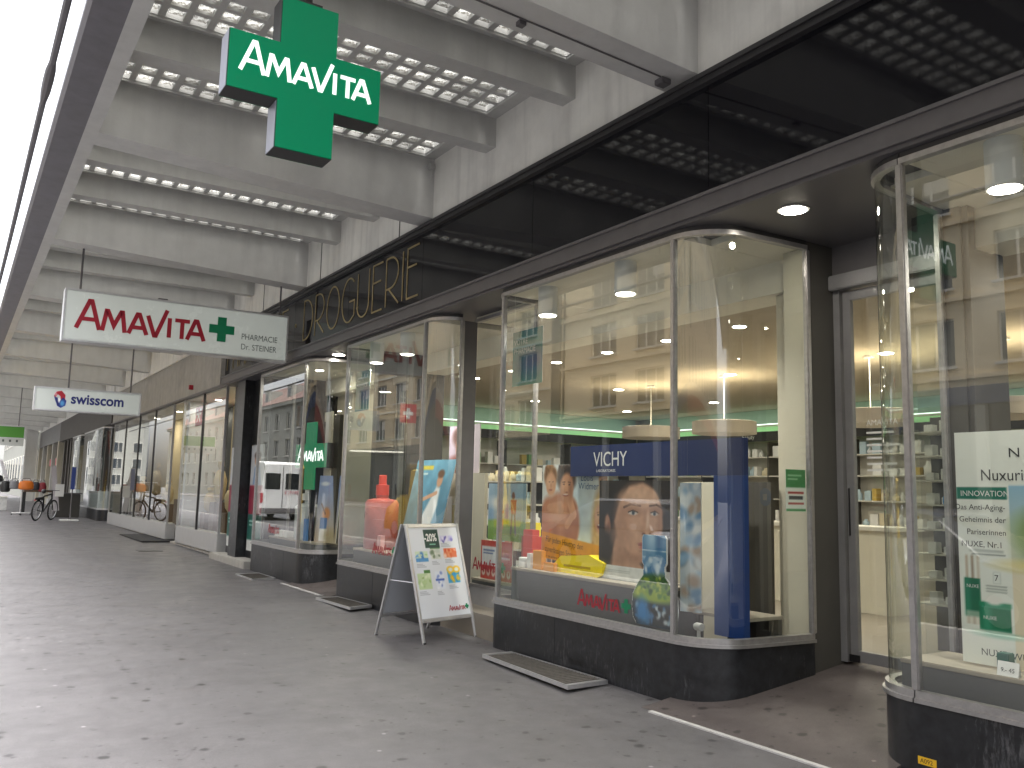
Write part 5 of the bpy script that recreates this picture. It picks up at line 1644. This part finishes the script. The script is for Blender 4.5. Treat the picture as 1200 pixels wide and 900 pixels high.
# third shop, glass bay with dark base, then more fronts
s3 = thing("glass_bay_shop", "farther shop with dark fascia and glass bay on a black base", "building", (7, 40, 0))
MB().box(4.30, 11.2, 31.52, 48, 3.40, 4.36).build("fascia", FASC, s3)
MB().box(4.31, 11.2, 31.52, 60, 4.362, 13).build("upper_wall", CONCW, s3)
MB().box(5.9, 11, 31.52, 48, 0, 3.40).build("rear_wall", DGREY, s3)
MB().box(4.4, 5.9, 31.55, 48, 3.38, 3.399).build("soffit", FASC, s3)
def bay3(y0, y1, r):
    path = [(5.2, y1)] + arcp(4.3 + r, y1 - r, r, 90, 180, 5) + arcp(4.3 + r, y0 + r, r, 180, 270, 5) + [(5.2, y0)]
    MB().wall(path, 0, .52, -.08).build("plinth", GRANITE, s3, smooth=True)
    f = MB().wall(offset(path, .01), .5205, .57, -.05).build("window_frame", ALU, s3, smooth=True)
    MB().wall(offset(path, .008), 3.34, 3.385, -.05).build("head_rail", ALU, f, smooth=True)
    MB().wall(path, .56, 3.35).build("pane", GLASS, f, smooth=True)
    MB().wall(offset(path, -.02), .57, 1.15, -.004).build("frosted_band", mat("frosted_film", (.42, .46, .48), .6), f, smooth=True)
    for i in range(3):
        y = y0 + (y1 - y0) * (i + .5) / 3
        MB().box(4.75, 4.9, y - .09, y + .09, .3, 3.38).build("dark_column", WOODD, s3)
bay3(33.0, 38.6, .28)
bay3(39.4, 42.6, .2)
for y in (43.4, 44.6, 46.0):
    MB().box(4.35, 4.7, y, y + .3, .1, 3.39).build("dark_column", FASC, s3)
for (a, b) in ((43.7, 44.6), (44.9, 46.0), (46.3, 48)):
    fo_ = MB().box(4.45, 4.52, a, b, .2, .45).build("window_sill", ALU, s3)
    MB().wall([(4.48, b), (4.48, a)], .45, 3.38).build("pane", GLASS, fo_)
s4 = thing("end_shop", "last shop of the arcade with cream pillars and grey pier", "building", (7, 55, 0))
MB().box(4.30, 11.2, 48.02, 60, 3.45, 4.36).build("fascia", GREYMET, s4)
MB().box(5.8, 11, 48.02, 60, 0, 3.45).build("rear_wall", WARM, s4)
for i, y in enumerate((48.4, 51.2, 54.0, 57.0, 59.6)):
    MB().box(4.30, 4.75, y, y + .38, .1, 3.449).build("pillar", (CREAM, CONC)[i % 2], s4)
for i, (a, b) in enumerate(((48.78, 51.2), (51.58, 54), (54.38, 57), (57.38, 59.6))):
    fo_ = MB().box(4.4, 4.5, a, b, .15, .55).build("window_sill", SILVER, s4)
    MB().wall([(4.45, b), (4.45, a)], .55, 3.44).build("pane", GLASS, fo_)
for i, y in enumerate((49.5, 52.6)):
    tag(MB().box(4.40, 4.44, y, y + 1.0, 2.3, 2.65).build("shop_sign", mat("signal_red", (.62, .03, .06), .4)), ("nearer", "farther")[i] + " red window sign on the last arcade shop", "sign")
MB().box(3.6, 4.2, 60.2, 60.9, 0, 6).build("end_pier", CONC, s4)

# ---- things standing farther along
GRD = gz(33.5)
bk = thing("bicycle", "dark parked bicycle with red rear lamp leaning along the arcade", "bicycle", (2.7, 33.5, GRD))
A_ = Vector((2.44, 33.0, GRD)); B_ = Vector((2.98, 33.95, GRD))
dv = (B_ - A_).normalized(); nv = Vector((-dv.y, dv.x, 0)); lean = Vector((0, 0, 1)) + nv * -.08
def bp_(t, z):
    return A_ + dv * t + lean * z
LEN = (B_ - A_).length
def wheel(t):
    c = bp_(t, .34)
    ring = [c + (dv * math.cos(a) + lean.normalized() * math.sin(a)) * .32 for a in [2 * math.pi * i / 24 for i in range(24)]]
    w = MB().tube(ring, .026, 6, True).build("wheel", RUBBER, bk, smooth=True)
    rim = [c + (dv * math.cos(a) + lean.normalized() * math.sin(a)) * .295 for a in [2 * math.pi * i / 24 for i in range(24)]]
    MB().tube(rim, .014, 5, True).build("rim", ALU, w)
    sp = MB()
    for i in range(9):
        a = math.pi * i / 9
        e = (dv * math.cos(a) + lean.normalized() * math.sin(a)) * .29
        sp.tube([c - e, c + e], .0025, 4)
    s_ = sp.build("spokes", ALU, w); s_["kind"] = "stuff"
wheel(0); wheel(LEN)
fr_ = MB()
P_ = dict(rear=bp_(0, .34), front=bp_(LEN, .34), bb=bp_(.42, .30), seat=bp_(.30, .80), head=bp_(LEN - .22, .88), hb=bp_(LEN - .25, 1.0), lug=bp_(LEN - .19, .72))
for a, b, r_ in (("bb", "seat", .026), ("bb", "lug", .032), ("seat", "head", .026), ("bb", "rear", .016), ("seat", "rear", .014), ("lug", "head", .03), ("lug", "front", .02), ("head", "hb", .02)):
    fr_.tube([P_[a], P_[b]], r_, 7)
fo_ = fr_.build("frame", BLACK, bk); fo_["kind"] = "stuff"
MB().tube([P_["seat"], bp_(.27, .95)], .012, 6).build("seat_post", ALU, bk)
MB().lathe([(.02, -.14), (.06, -.10), (.08, .02), (.03, .15)], tuple(bp_(.26, .97)), 10, 'y').build("saddle", BLACK, bk, smooth=True)
MB().tube([P_["hb"] - nv * .28 - dv * .1, P_["hb"] - nv * .1, P_["hb"] + nv * .1, P_["hb"] + nv * .28 - dv * .1], .013, 6).build("handlebar", BLACK, bk)
MB().tube([bp_(-.2, .72), bp_(.28, .74)], .045, 4).build("luggage_rack", BLACK, bk)
MB().lathe([(.03, 0), (.035, .02), (.03, .04)], tuple(bp_(-.24, .66)), 8).build("rear_lamp", REDL, bk)
MB().tube([bp_(-.34, .30), bp_(-.25, .58), bp_(0, .70), bp_(.25, .6)], .018, 5).build("mudguard", BLACK, bk)

ps = thing("post_stand", "thin dark post on a flat white base by the glass bay", "stand", (3.47, 33.0, GRD))
MB().box(3.15, 3.72, 32.85, 33.2, GRD, GRD + .05).build("base_plate", WHITE, ps, bevel=.01)
MB().tube([(3.47, 33.02, GRD + .05), (3.46, 33.02, 1.95)], .022, 8).build("post", GREYMET, ps)
MB().box(3.40, 3.53, 32.98, 32.995, 1.2, 1.95).build("blue_strip", mat("blue_strip", (.03, .06, .25), .4), ps)
g5 = gz(35.5)
lb_ = thing("leaning_banner", "narrow pale banner leaning against the farther shopfront", "banner", (3.2, 35.5, g5))
MB().add([(2.98, 35.5, 2.0), (3.14, 35.5, 2.02), (3.36, 35.5, .42), (3.18, 35.5, .40), (2.98, 35.53, 2.0), (3.14, 35.53, 2.02), (3.36, 35.53, .42), (3.18, 35.53, .40)], [(0, 1, 2, 3), (7, 6, 5, 4), (0, 4, 5, 1), (1, 5, 6, 2), (2, 6, 7, 3), (3, 7, 4, 0)]).build("banner_cloth", mat("pale_cloth", (.5, .47, .5), .7), lb_)
MB().tube([(3.2, 35.55, g5), (3.05, 35.55, 1.9)], .02, 6).build("prop", GREYMET, lb_)
MB().box(3.16, 3.44, 35.3, 35.32, .92, 1.36).build("notice_sheet", WCAR, lb_)
pn_ = thing("utility_cabinet", "dark grey cabinet standing behind the bicycle", "cabinet", (3.6, 36, gz(36)))
MB().box(3.25, 4.1, 36.2, 36.7, gz(36), 1.0).build("box_body", DGREY, pn_, bevel=.02)
MB().box(3.2, 4.15, 36.15, 36.75, 1.001, 1.05).build("lid", GREYMET, pn_)

g8 = gz(38)
rk = thing("clothes_rack", "rolling rack hung with an orange bag and dark goods", "rack", (2.29, 38, g8))
MB().tube([(2.29, 38, g8 + .08), (2.29, 38, 1.15)], .03, 8).build("post", ALU, rk)
MB().tube([(2.0, 38, g8 + .08), (2.62, 38, g8 + .08)], .025, 6).build("foot_bar", ALU, rk)
MB().tube([(2.29, 37.7, g8 + .08), (2.29, 38.4, g8 + .08)], .025, 6).build("foot_bar", ALU, rk)
for (x, y) in ((2.0, 38), (2.62, 38), (2.29, 37.7), (2.29, 38.4)):
    MB().lathe([(.035, -.015), (.035, .015)], (x, y, g8 + .036), 10, 'x').build("castor", RUBBER, rk)
MB().tube([(1.7, 38, 1.5), (2.95, 38, 1.5)], .015, 6).build("top_rail", ALU, rk)
def bag(label, x, y, z, w, h, d, m):
    b = thing("hand_bag", label, "bag", (x, y, z))
    MB().lathe([(.35, 0), (.5, .12), (.5, .55), (.38, .9), (.2, 1.0)], (0, 0, 0), 14).build("bag_body", m, b, smooth=True)
    b.children[0].location = (x, y, z); b.children[0].scale = (w, d, h); b.children[0].matrix_parent_inverse = wm(b).inverted()
    MB().tube([(x - w * .3, y, z + h * .9), (x - w * .2, y, z + h * 1.25), (x + w * .2, y, z + h * 1.25), (x + w * .3, y, z + h * .9)], .012, 5).build("strap", BLACK, b)
bag("bright orange handbag hanging on the rolling rack", 2.4, 37.95, 1.12, .55, .34, .25, mat("orange_leather", (.65, .17, .02), .45))
bag("grey handbag hanging left of the orange bag", 2.0, 37.98, 1.14, .36, .32, .22, mat("grey_leather", (.18, .18, .19), .5))
bag("dark handbag hanging right of the orange bag", 2.72, 37.98, 1.12, .3, .3, .2, mat("dark_leather", (.03, .03, .04), .5))
bag("black rucksack hanging at the left end of the rolling rack", 1.72, 38.0, 1.02, .34, .42, .24, BLACK)
bag("red shoulder bag hanging at the right end of the rolling rack", 2.95, 38.0, 1.05, .28, .36, .2, mat("wine_leather", (.22, .02, .03), .5))
tb2 = thing("goods_table", "brown topped sales table behind the rolling rack", "table", (3.0, 40, gz(40)))
MB().box(2.45, 3.7, 39.6, 40.6, 1.02, 1.10).build("table_top", WOODD, tb2)
for (x, y) in ((2.5, 39.7), (3.65, 39.7), (2.5, 40.5), (3.65, 40.5)):
    MB().box(x - .03, x + .03, y - .03, y + .03, gz(40), 1.0195).build("leg", BLACK, tb2)
for i, (x, c_, lb) in enumerate(((1.55, (.35, .3, .25), "beige"), (1.9, (.5, .5, .48), "pale"))):
    cr2 = thing("goods_crate", lb + " crate of goods on the pavement behind the rack", "crate", (x, 43, gz(43)))
    MB().box(x - .16, x + .16, 42.8, 43.2, gz(43), gz(43) + .55).build("crate_body", mat("crate%d" % i, c_, .7, var=.2), cr2, bevel=.02)
    MB().box(x - .17, x + .17, 42.78, 43.22, gz(43) + .551, gz(43) + .6).build("rim", SHELF, cr2)
fl = thing("white_pennant", "slanted white cloth pennant on a pole far down the arcade", "flag", (2.3, 50, gz(50)))
MB().add([(1.9, 50, 2.5), (2.05, 50, 2.45), (2.42, 50, 1.45), (2.30, 50, 1.25), (1.9, 50.02, 2.5), (2.05, 50.02, 2.45), (2.42, 50.02, 1.45), (2.30, 50.02, 1.25), ], [(0, 1, 2, 3), (7, 6, 5, 4), (0, 4, 5, 1), (1, 5, 6, 2), (2, 6, 7, 3), (3, 7, 4, 0)]).build("cloth", mat("white_cloth", (.75, .73, .76), .7), fl)
MB().tube([(1.88, 50.01, gz(50)), (1.9, 50.01, 2.55)], .02, 6).build("pole", ALU, fl)

# person at the left edge
def person(label, x, y, face, cloth, legs):
    g = gz(y)
    root = thing("person", label, "person", (x, y, g))
    bm_v = {}
    J = [("pel", (0, 0, .95), .13), ("sp", (0, 0, 1.15), .135), ("ch", (0, .0, 1.35), .15), ("nk", (0, 0, 1.50), .055), ("hd0", (0, -.02, 1.57), .07), ("hd", (0, -.02, 1.66), .092), ("tp", (0, 0, 1.75), .06)]
    E_ = [("pel", "sp"), ("sp", "ch"), ("ch", "nk"), ("nk", "hd0"), ("hd0", "hd"), ("hd", "tp")]
    for s, n in ((-1, "l"), (1, "r")):
        st = .1 * s
        J += [(n + "hip", (.09 * s, 0, .90), .10), (n + "kn", (.10 * s, -.04 + st, .50), .065), (n + "an", (.10 * s, .02 + st * 1.6, .09), .045), (n + "to", (.11 * s, -.14 + st * 1.6, .035), .035),
              (n + "sh", (.18 * s, 0, 1.42), .065), (n + "el", (.24 * s, .03, 1.14), .047), (n + "wr", (.25 * s, -.08 - st * .5, .92), .033), (n + "ha", (.25 * s, -.11 - st * .5, .83), .03)]
        E_ += [("pel", n + "hip"), (n + "hip", n + "kn"), (n + "kn", n + "an"), (n + "an", n + "to"), ("ch", n + "sh"), (n + "sh", n + "el"), (n + "el", n + "wr"), (n + "wr", n + "ha")]
    idx = {j[0]: i for i, j in enumerate(J)}
    me = bpy.data.meshes.new("body")
    me.from_pydata([j[1] for j in J], [(idx[a], idx[b]) for a, b in E_], [])
    o = bpy.data.objects.new("body", me); COL.objects.link(o)
    sk = o.modifiers.new("skin", 'SKIN')
    for i, j in enumerate(J):
        me.skin_vertices[0].data[i].radius = (j[2], j[2] * .85)
    me.skin_vertices[0].data[0].use_root = True
    o.modifiers.new("sub", 'SUBSURF').levels = 1
    o.modifiers["sub"].render_levels = 1
    dg = bpy.context.evaluated_depsgraph_get()
    m2 = bpy.data.meshes.new_from_object(o.evaluated_get(dg))
    bpy.data.objects.remove(o)
    m2.name = "body"
    for m_ in (mat("dark_jacket", (.02, .02, .026), .8), mat("dark_trousers", (.025, .028, .04), .8), mat("skin", (.45, .27, .2), .6), mat("dark_hair", (.03, .02, .015), .7)):
        m2.materials.append(m_)
    for p in m2.polygons:
        z = p.center.z
        p.use_smooth = True
        p.material_index = 0
        if z < .93: p.material_index = 1
        if z > 1.51: p.material_index = 2
        if z > 1.66 and p.center.y > -.06 or z > 1.72: p.material_index = 3
        if abs(p.center.x) > .2 and z < .9: p.material_index = 2
    o = bpy.data.objects.new("body", m2); COL.objects.link(o)
    o.location = (x, y, g); o.rotation_euler.z = face
    attach(o, root)
    return root
person("person in dark jacket and trousers at the left edge of the arcade", 1.66, 44, R(20), None, None)

# ================================================================== across the street
DGLASS = mat("dark_window_glass", (.035, .045, .055), .08, spec=.7, var=.3, scale=.8)
WFR = mat("window_frame_white", (.62, .6, .55), .5)
def facade(parent, x, y0, y1, ycs, zcs, ww, wh, ztop, m, depth=.22, facing=1):
    """front skin in the plane x (normal +x) with recessed window openings; returns window centres"""
    ys_ = [y0]
    for c in ycs: ys_ += [c - ww / 2, c + ww / 2]
    ys_.append(y1)
    zs_ = [-.2]
    for c in zcs: zs_ += [c - wh / 2, c + wh / 2]
    zs_.append(ztop)
    mb = MB()
    def V(i, j, d=0): return (x - d, ys_[i], zs_[j])
    for i in range(len(ys_) - 1):
        for j in range(len(zs_) - 1):
            if i % 2 == 1 and j % 2 == 1:
                a, b, c, d = (i, j), (i + 1, j), (i + 1, j + 1), (i, j + 1)
                for p, q in ((a, b), (b, c), (c, d), (d, a)):
                    mb.quad(V(*q), V(*p), V(*p, depth), V(*q, depth))
            else:
                mb.quad(V(i, j), V(i + 1, j), V(i + 1, j + 1), V(i, j + 1))
    o = mb.build("facade_wall", m, parent)
    bm = bmesh.new(); bm.from_mesh(o.data); bmesh.ops.remove_doubles(bm, verts=bm.verts, dist=1e-4); bm.to_mesh(o.data); bm.free()
    f = MB()
    w2, h2, t = ww / 2, wh / 2, .07
    f.box(-.06, 0, -w2, -w2 + t, -h2, h2); f.box(-.06, 0, w2 - t, w2, -h2, h2)
    f.box(-.06, 0, -w2 + t, w2 - t, -h2, -h2 + t); f.box(-.06, 0, -w2 + t, w2 - t, h2 - t, h2)
    n = 3 if ww > 1.7 else 2
    for i in range(1, n):
        yy = -w2 + ww * i / n
        f.box(-.055, .01, yy - .05, yy + .05, -h2 + t, h2 - t)
    f.box(0.0, .30, -w2 - .08, w2 + .08, -h2 - .1, -h2 - .001)
    fm = f.mesh("window", WFR)
    pm = MB().quad((-.03, -w2 + .05, -h2 + .05), (-.03, w2 - .05, -h2 + .05), (-.03, w2 - .05, h2 - .05), (-.03, -w2 + .05, h2 - .05)).mesh("pane", DGLASS)
    bld = MB().box(-.026, -.022, -w2 + .08, -.1, h2 - .9, h2 - .06).mesh("blind", mat("window_blind", (.6, .57, .5), .7))
    for c in ycs:
        for z in zcs:
            w_ = inst(fm, "window", parent, (x - depth + .07, c, z))
            inst(pm, "pane", w_, (x - depth + .07, c, z))
            if random.random() < .45:
                inst(bld, "blind", w_, (x - depth + .07, c, z))
    MB().box(x - 12, x - depth - .002, y0, y1, -.2, ztop).build("building_core", m, parent)
OX = -24.4
b1 = thing("beige_building", "beige rendered office building with rows of wide windows across the street", "building", (OX - 5, 35, 0))
facade(b1, OX, 9, 46.0, [12.2 + i * 4.2 for i in range(8)], [7.75, 10.9, 14.0, 17.2], 2.5, 1.95, 19.2, BEIGE)
for i, z in enumerate((6.3, 9.45, 12.55, 15.7, 18.9)):
    MB().box(OX, OX + .16, 9, 45.9, z - .08, z + .08).build("string_course", BEIGE, b1)
MB().tube([(OX + .1, 45.6, 0), (OX + .1, 45.6, 19)], .07, 8).build("drain_pipe", DARKMET, b1)
MB().box(OX, OX + .06, 9, 45.9, .3, 5.2).build("shop_glazing", DGLASS, b1)
MB().box(OX, OX + .35, 9, 45.9, 5.2, 5.9).build("shop_fascia", mat("slate_blue_fascia", (.03, .05, .12), .5), b1)
for i in range(9):
    MB().box(OX + .061, OX + .3, 9 + i * 4.55, 9.4 + i * 4.55, .0, 5.2).build("shop_pier", GREYST, b1)
b2 = thing("cream_building", "cream corner building beside the beige one across the street", "building", (OX - 5, 66, 0))
facade(b2, OX, 47.0, 86, [50 + i * 4.1 for i in range(9)], [6.9, 10.1, 13.2, 16.4], 2.3, 1.9, 18.3, mat("cream_render", (.58, .48, .33), .85, var=.07, scale=1))
MB().box(OX - .05, OX + .1, 46.02, 46.98, 0, 18.2).build("link_pier", DGREY, b2)
MB().box(OX, OX + .06, 47, 86, .3, 4.6).build("shop_glazing", DGLASS, b2)
MB().box(OX, OX + .3, 47, 86, 4.6, 5.3).build("shop_fascia", DGREY, b2)
for i, z in enumerate((8.4, 11.6, 14.8)):
    MB().box(OX, OX + .14, 47, 86, z - .08, z + .08).build("string_course", CREAM, b2)
b3 = thing("grey_roofed_building", "grey stone building with dark tiled roof farther across the street", "building", (OX - 5, 120, 0))
facade(b3, OX, 89, 170, [92.5 + i * 4.3 for i in range(18)], [2.6, 6.2, 9.4], 1.7, 2.0, 11.2, GREYST)
MB().box(OX - .4, OX + .5, 88.7, 170, 11.2, 11.6).build("cornice", GREYST, b3)
MB().prism([(OX + .6, 88.6, 11.6), (OX - 6, 88.6, 15.6), (OX - 12.5, 88.6, 11.6)], (0, 82, 0)).build("roof", ROOFT, b3)
for i in range(8):
    y = 94 + i * 9
    MB().box(OX - 2.6, OX - .8, y, y + 1.6, 11.8, 13.9).build("dormer", GREYST, b3)
    MB().box(OX - .8, OX - .78, y + .3, y + 1.3, 12.2, 13.5).build("dormer_window", DGLASS, b3)
b4 = thing("near_grey_building", "pale grey building opposite the near right window across the street", "building", (OX - 5, -10, 0))
facade(b4, OX, -45, 8.8, [-42 + i * 4.0 for i in range(13)], [6.9, 10.2, 13.4, 16.6], 1.9, 2.0, 18.6, mat("pale_render", (.55, .47, .36), .85, var=.06, scale=1))
MB().box(OX, OX + .06, -45, 8.8, .3, 4.6).build("shop_glazing", DGLASS, b4)
MB().box(OX, OX + .3, -45, 8.8, 4.6, 5.4).build("shop_fascia", mat("brick_red_fascia", (.25, .05, .04), .6), b4)
# buildings closing the far end of the street
def end_building(label, y, x0, x1, zt, m, cols):
    b = thing("end_building", label, "building", ((x0 + x1) / 2, y, 0))
    MB().box(x0, x1, y, y + 12, -.2, zt).build("facade_wall", m, b)
    n = cols
    fm = MB().box(-.9, .9, -.06, 0, -1.1, 1.1).mesh("window", WFR)
    pms = [MB().box(-.82, -.04, -.075, -.061, -1.0, 1.0).mesh("pane", DGLASS), MB().box(.04, .82, -.075, -.061, -1.0, 1.0).mesh("pane", DGLASS)]
    for i in range(n):
        for j in range(int((zt - 2) / 3.4)):
            c = (x0 + (x1 - x0) * (i + .5) / n, y, 2.4 + j * 3.4)
            w_ = inst(fm, "window", b, c)
            for pm in pms:
                inst(pm, "pane", w_, c)
    MB().box(x0 - .3, x1 + .3, y - .3, y + 12, zt, zt + .4).build("cornice", GREYST, b)
end_building("white building closing the far end of the street", 116, -2, 22, 14, mat("white_render", (.45, .46, .45), .8, var=.05), 7)
end_building("pale yellow building at the street end right of the white one", 112, 22.5, 44, 15, CREAM, 6)
end_building("grey building at the street end left of the white one", 200, -26, -3, 15, GREYST, 6)
MB_ = MB().box(4.6, 14, 63, 111, 0, 15)
eb = thing("side_building", "grey building lining the pavement past the arcade", "building", (9, 87, 0))
MB_.build("facade_wall", GREYST, eb)
fm = MB().box(-.06, 0, -.9, .9, -1.1, 1.1).mesh("window", WFR)
pm = MB().box(-.08, -.061, -.8, .8, -1.0, 1.0).mesh("pane", DGLASS)
for i in range(12):
    for j in range(4):
        c = (4.6, 66 + i * 3.8, 2.4 + j * 3.4)
        w_ = inst(fm, "window", eb, c); inst(pm, "pane", w_, c)

# ---- vehicles on the road (seen mirrored in the shop glass)
def loft(sections, name, m, parent, bevel=0):
    """sections: list of (y, [(x,z)...]) closed rings of equal length"""
    mb = MB(); n = len(sections[0][1])
    for y, ring in sections:
        mb.v += [(p[0], y, p[1]) for p in ring]
    for i in range(len(sections) - 1):
        for k in range(n):
            mb.f.append((i * n + k, i * n + (k + 1) % n, (i + 1) * n + (k + 1) % n, (i + 1) * n + k))
    mb.f.append(tuple(range(n - 1, -1, -1))); mb.f.append(tuple((len(sections) - 1) * n + k for k in range(n)))
    return mb.build(name, m, parent, smooth=True)
def ring(w, z0, zb, zt, wt):
    return [(-w, z0), (-w, (z0 + zb) / 2), (-w * .985, zb), (-wt, zt - .04), (-wt * .9, zt), (wt * .9, zt), (wt, zt - .04), (w * .985, zb), (w, (z0 + zb) / 2), (w, z0)]
def car(label, x, y, paint_col, name="parked_car", L=4.3):
    g = gz(y) - .13
    c = thing(name, label, "car", (x, y, g))
    pm_ = mat("paint_" + name + str(round(y)), paint_col, .22, .3, spec=.6)
    secs = []
    for t, zt, wt in ((0, .62, .70), (.03, .72, .78), (.12, .80, .80), (.26, .90, .80), (.30, .92, .80), (.55, .94, .8), (.80, .94, .8), (.93, .92, .78), (.985, .80, .74), (1, .60, .70)):
        secs.append((t * L, ring(.86, .22, .55, zt, wt)))
    body = loft(secs, "body", pm_, c)
    cab = []
    for t, zt, wt in ((.26, .93, .78), (.40, 1.36, .62), (.48, 1.44, .60), (.68, 1.43, .60), (.80, 1.30, .61), (.92, .94, .74)):
        cab.append((t * L, ring(.80, .90, .92, zt, wt)))
    glass = loft(cab, "cabin_glass", mat("car_glass", (.012, .015, .018), .05, spec=.8), c)
    roof = loft([(t * L, [(p[0] * 1.0, p[1] + .012) for p in ring(.60, z - .05, z - .03, z, .58)]) for t, z in ((.40, 1.37), (.48, 1.445), (.68, 1.435), (.79, 1.31))], "roof", pm_, c)
    for t in (.19, .82):
        for s in (-1, 1):
            w_ = MB().lathe([(.22, -.10), (.32, -.09), (.32, .09), (.22, .10)], (s * .78, t * L, .32), 24, 'x').build("wheel", RUBBER, c, smooth=True)
            MB().lathe([(.05, -.105), (.2, -.103), (.2, .103), (.05, .105)], (s * .78, t * L, .32), 16, 'x').build("rim", ALU, w_)
    for s in (-1, 1):
        MB().box(s * .52 - .16, s * .52 + .16, -.012, .05, .60, .70).build("headlight", WHITEL, c, bevel=.01)
        MB().box(s * .6 - .14, s * .6 + .14, L - .03, L + .012, .66, .80).build("tail_lamp", REDL, c, bevel=.01)
        MB().box(s * .93 - .08, s * .93 + .08, L * .33, L * .33 + .1, .90, 1.02).build("mirror", pm_, c, bevel=.02)
        for (a, b) in ((.42, .57), (.58, .73)):
            MB().box(s * .862 - .004, s * .862 + .004, L * b - .22, L * b - .06, .70, .73).build("door_handle", pm_, c)
    for ch in c.children:
        ch.matrix_parent_inverse = Matrix()
    return c
def van(label, x, y, col, L=5.2, Hh=2.5, name="delivery_van", rear_text=None):
    g = gz(y) - .13
    c = thing(name, label, "van", (x, y, g))
    pm_ = mat("paint_" + name, col, .3, spec=.5)
    secs = []
    for t, zt, wt in ((0, Hh - .12, .80), (.02, Hh - .02, .84), (.10, Hh, .86), (.62, Hh, .86), (.70, Hh - .06, .85), (.80, 1.45, .84), (.86, 1.2, .84), (.97, 1.02, .80), (1, .75, .76)):
        secs.append((t * L, ring(.97, .28, min(1.1, zt - .1), zt, wt)))
    loft(secs, "body", pm_, c)
    gl = mat("car_glass", (.012, .015, .018), .05, spec=.8)
    for s in (-1, 1):
        w_ = MB().box(s * .44 - .33, s * .44 + .33, -.016, .01, 1.32, 2.0).build("rear_window", gl, c, bevel=.03)
        MB().box(s * .89 - .06, s * .89 + .06, -.02, .02, .75, 1.15).build("tail_lamp", REDL, c, bevel=.01)
        q = [(s * .895, L * .63, 1.35), (s * .895, L * .77, 1.35), (s * .875, L * .71, 2.0), (s * .870, L * .63, 2.05)]
        MB().prism(q, (s * .05, 0, 0)).build("side_window", gl, c)
        MB().box(s * .72 - .16, s * .72 + .16, L - .04, L + .015, .7, .88).build("headlight", WHITEL, c, bevel=.02)
        MB().box(s * 1.05 - .07, s * 1.05 + .07, L * .74, L * .76, 1.25, 1.5).build("mirror", BLACK, c, bevel=.02)
        for t in (.18, .82):
            wh_ = MB().lathe([(.22, -.11), (.34, -.10), (.34, .10), (.22, .11)], (s * .86, t * L, .34), 24, 'x').build("wheel", RUBBER, c, smooth=True)
            MB().lathe([(.05, -.115), (.2, -.113), (.2, .113), (.05, .115)], (s * .86, t * L, .34), 16, 'x').build("rim", ALU, wh_)
    MB().box(-.012, .012, -.014, .01, .5, Hh - .2).build("door_split", BLACK, c)
    MB().box(-.95, .95, -.06, .02, .32, .52).build("rear_bumper", GREYMET, c, bevel=.02)
    MB().prism([(-.80, L * .708, 2.28), (.80, L * .708, 2.28), (.84, L * .80, 1.5), (-.84, L * .80, 1.5)], (0, .06, .03)).build("windscreen", gl, c)
    if rear_text:
        text("lettering", rear_text, Frame((-.8, -.016, 1.12), (1, 0, 0), (0, 0, 1)), 0, 0, .2, REDL, c, .004)
    for ch in c.children:
        ch.matrix_parent_inverse = Matrix()
    return c
van("white delivery van on the road with red lettering on its rear doors", -3.4, 37.0, (.72, .73, .72), rear_text="SERVICE")
van("bright yellow delivery van on the road opposite the second window", -3.9, 21.2, (.70, .45, .015), 4.2, 2.1, "yellow_van")
car("silver grey car passing on the road opposite the big window", -2.6, 10.6, (.35, .36, .38))
car("dark blue car on the road opposite the near right window", -2.6, 4.8, (.05, .06, .09))
# flags across the street
for i, (y, z) in enumerate(((62.5, 10.8), (66.5, 8.8))):
    fg = thing("hanging_flag", ("upper", "lower") [i] + " red flag with white cross hanging on the building across the street", "flag", (OX + 1, y, z - 1.6))
    MB().tube([(OX, y, z), (OX + 1.9, y, z + .5)], .03, 6).build("pole", ALU, fg)
    ff = Frame((OX + .3, y, z - 1.7), (1, 0, 0), (0, 0, 1))
    slab(ff, 0, 1.5, 0, 1.6, -.02, .0).build("cloth", mat("flag_red", (.55, .02, .04), .7), fg)
    plus_mesh(MB(), ff, .75, .8, .95, .3, -.025, .005).build("white_cross", WHITE, fg)
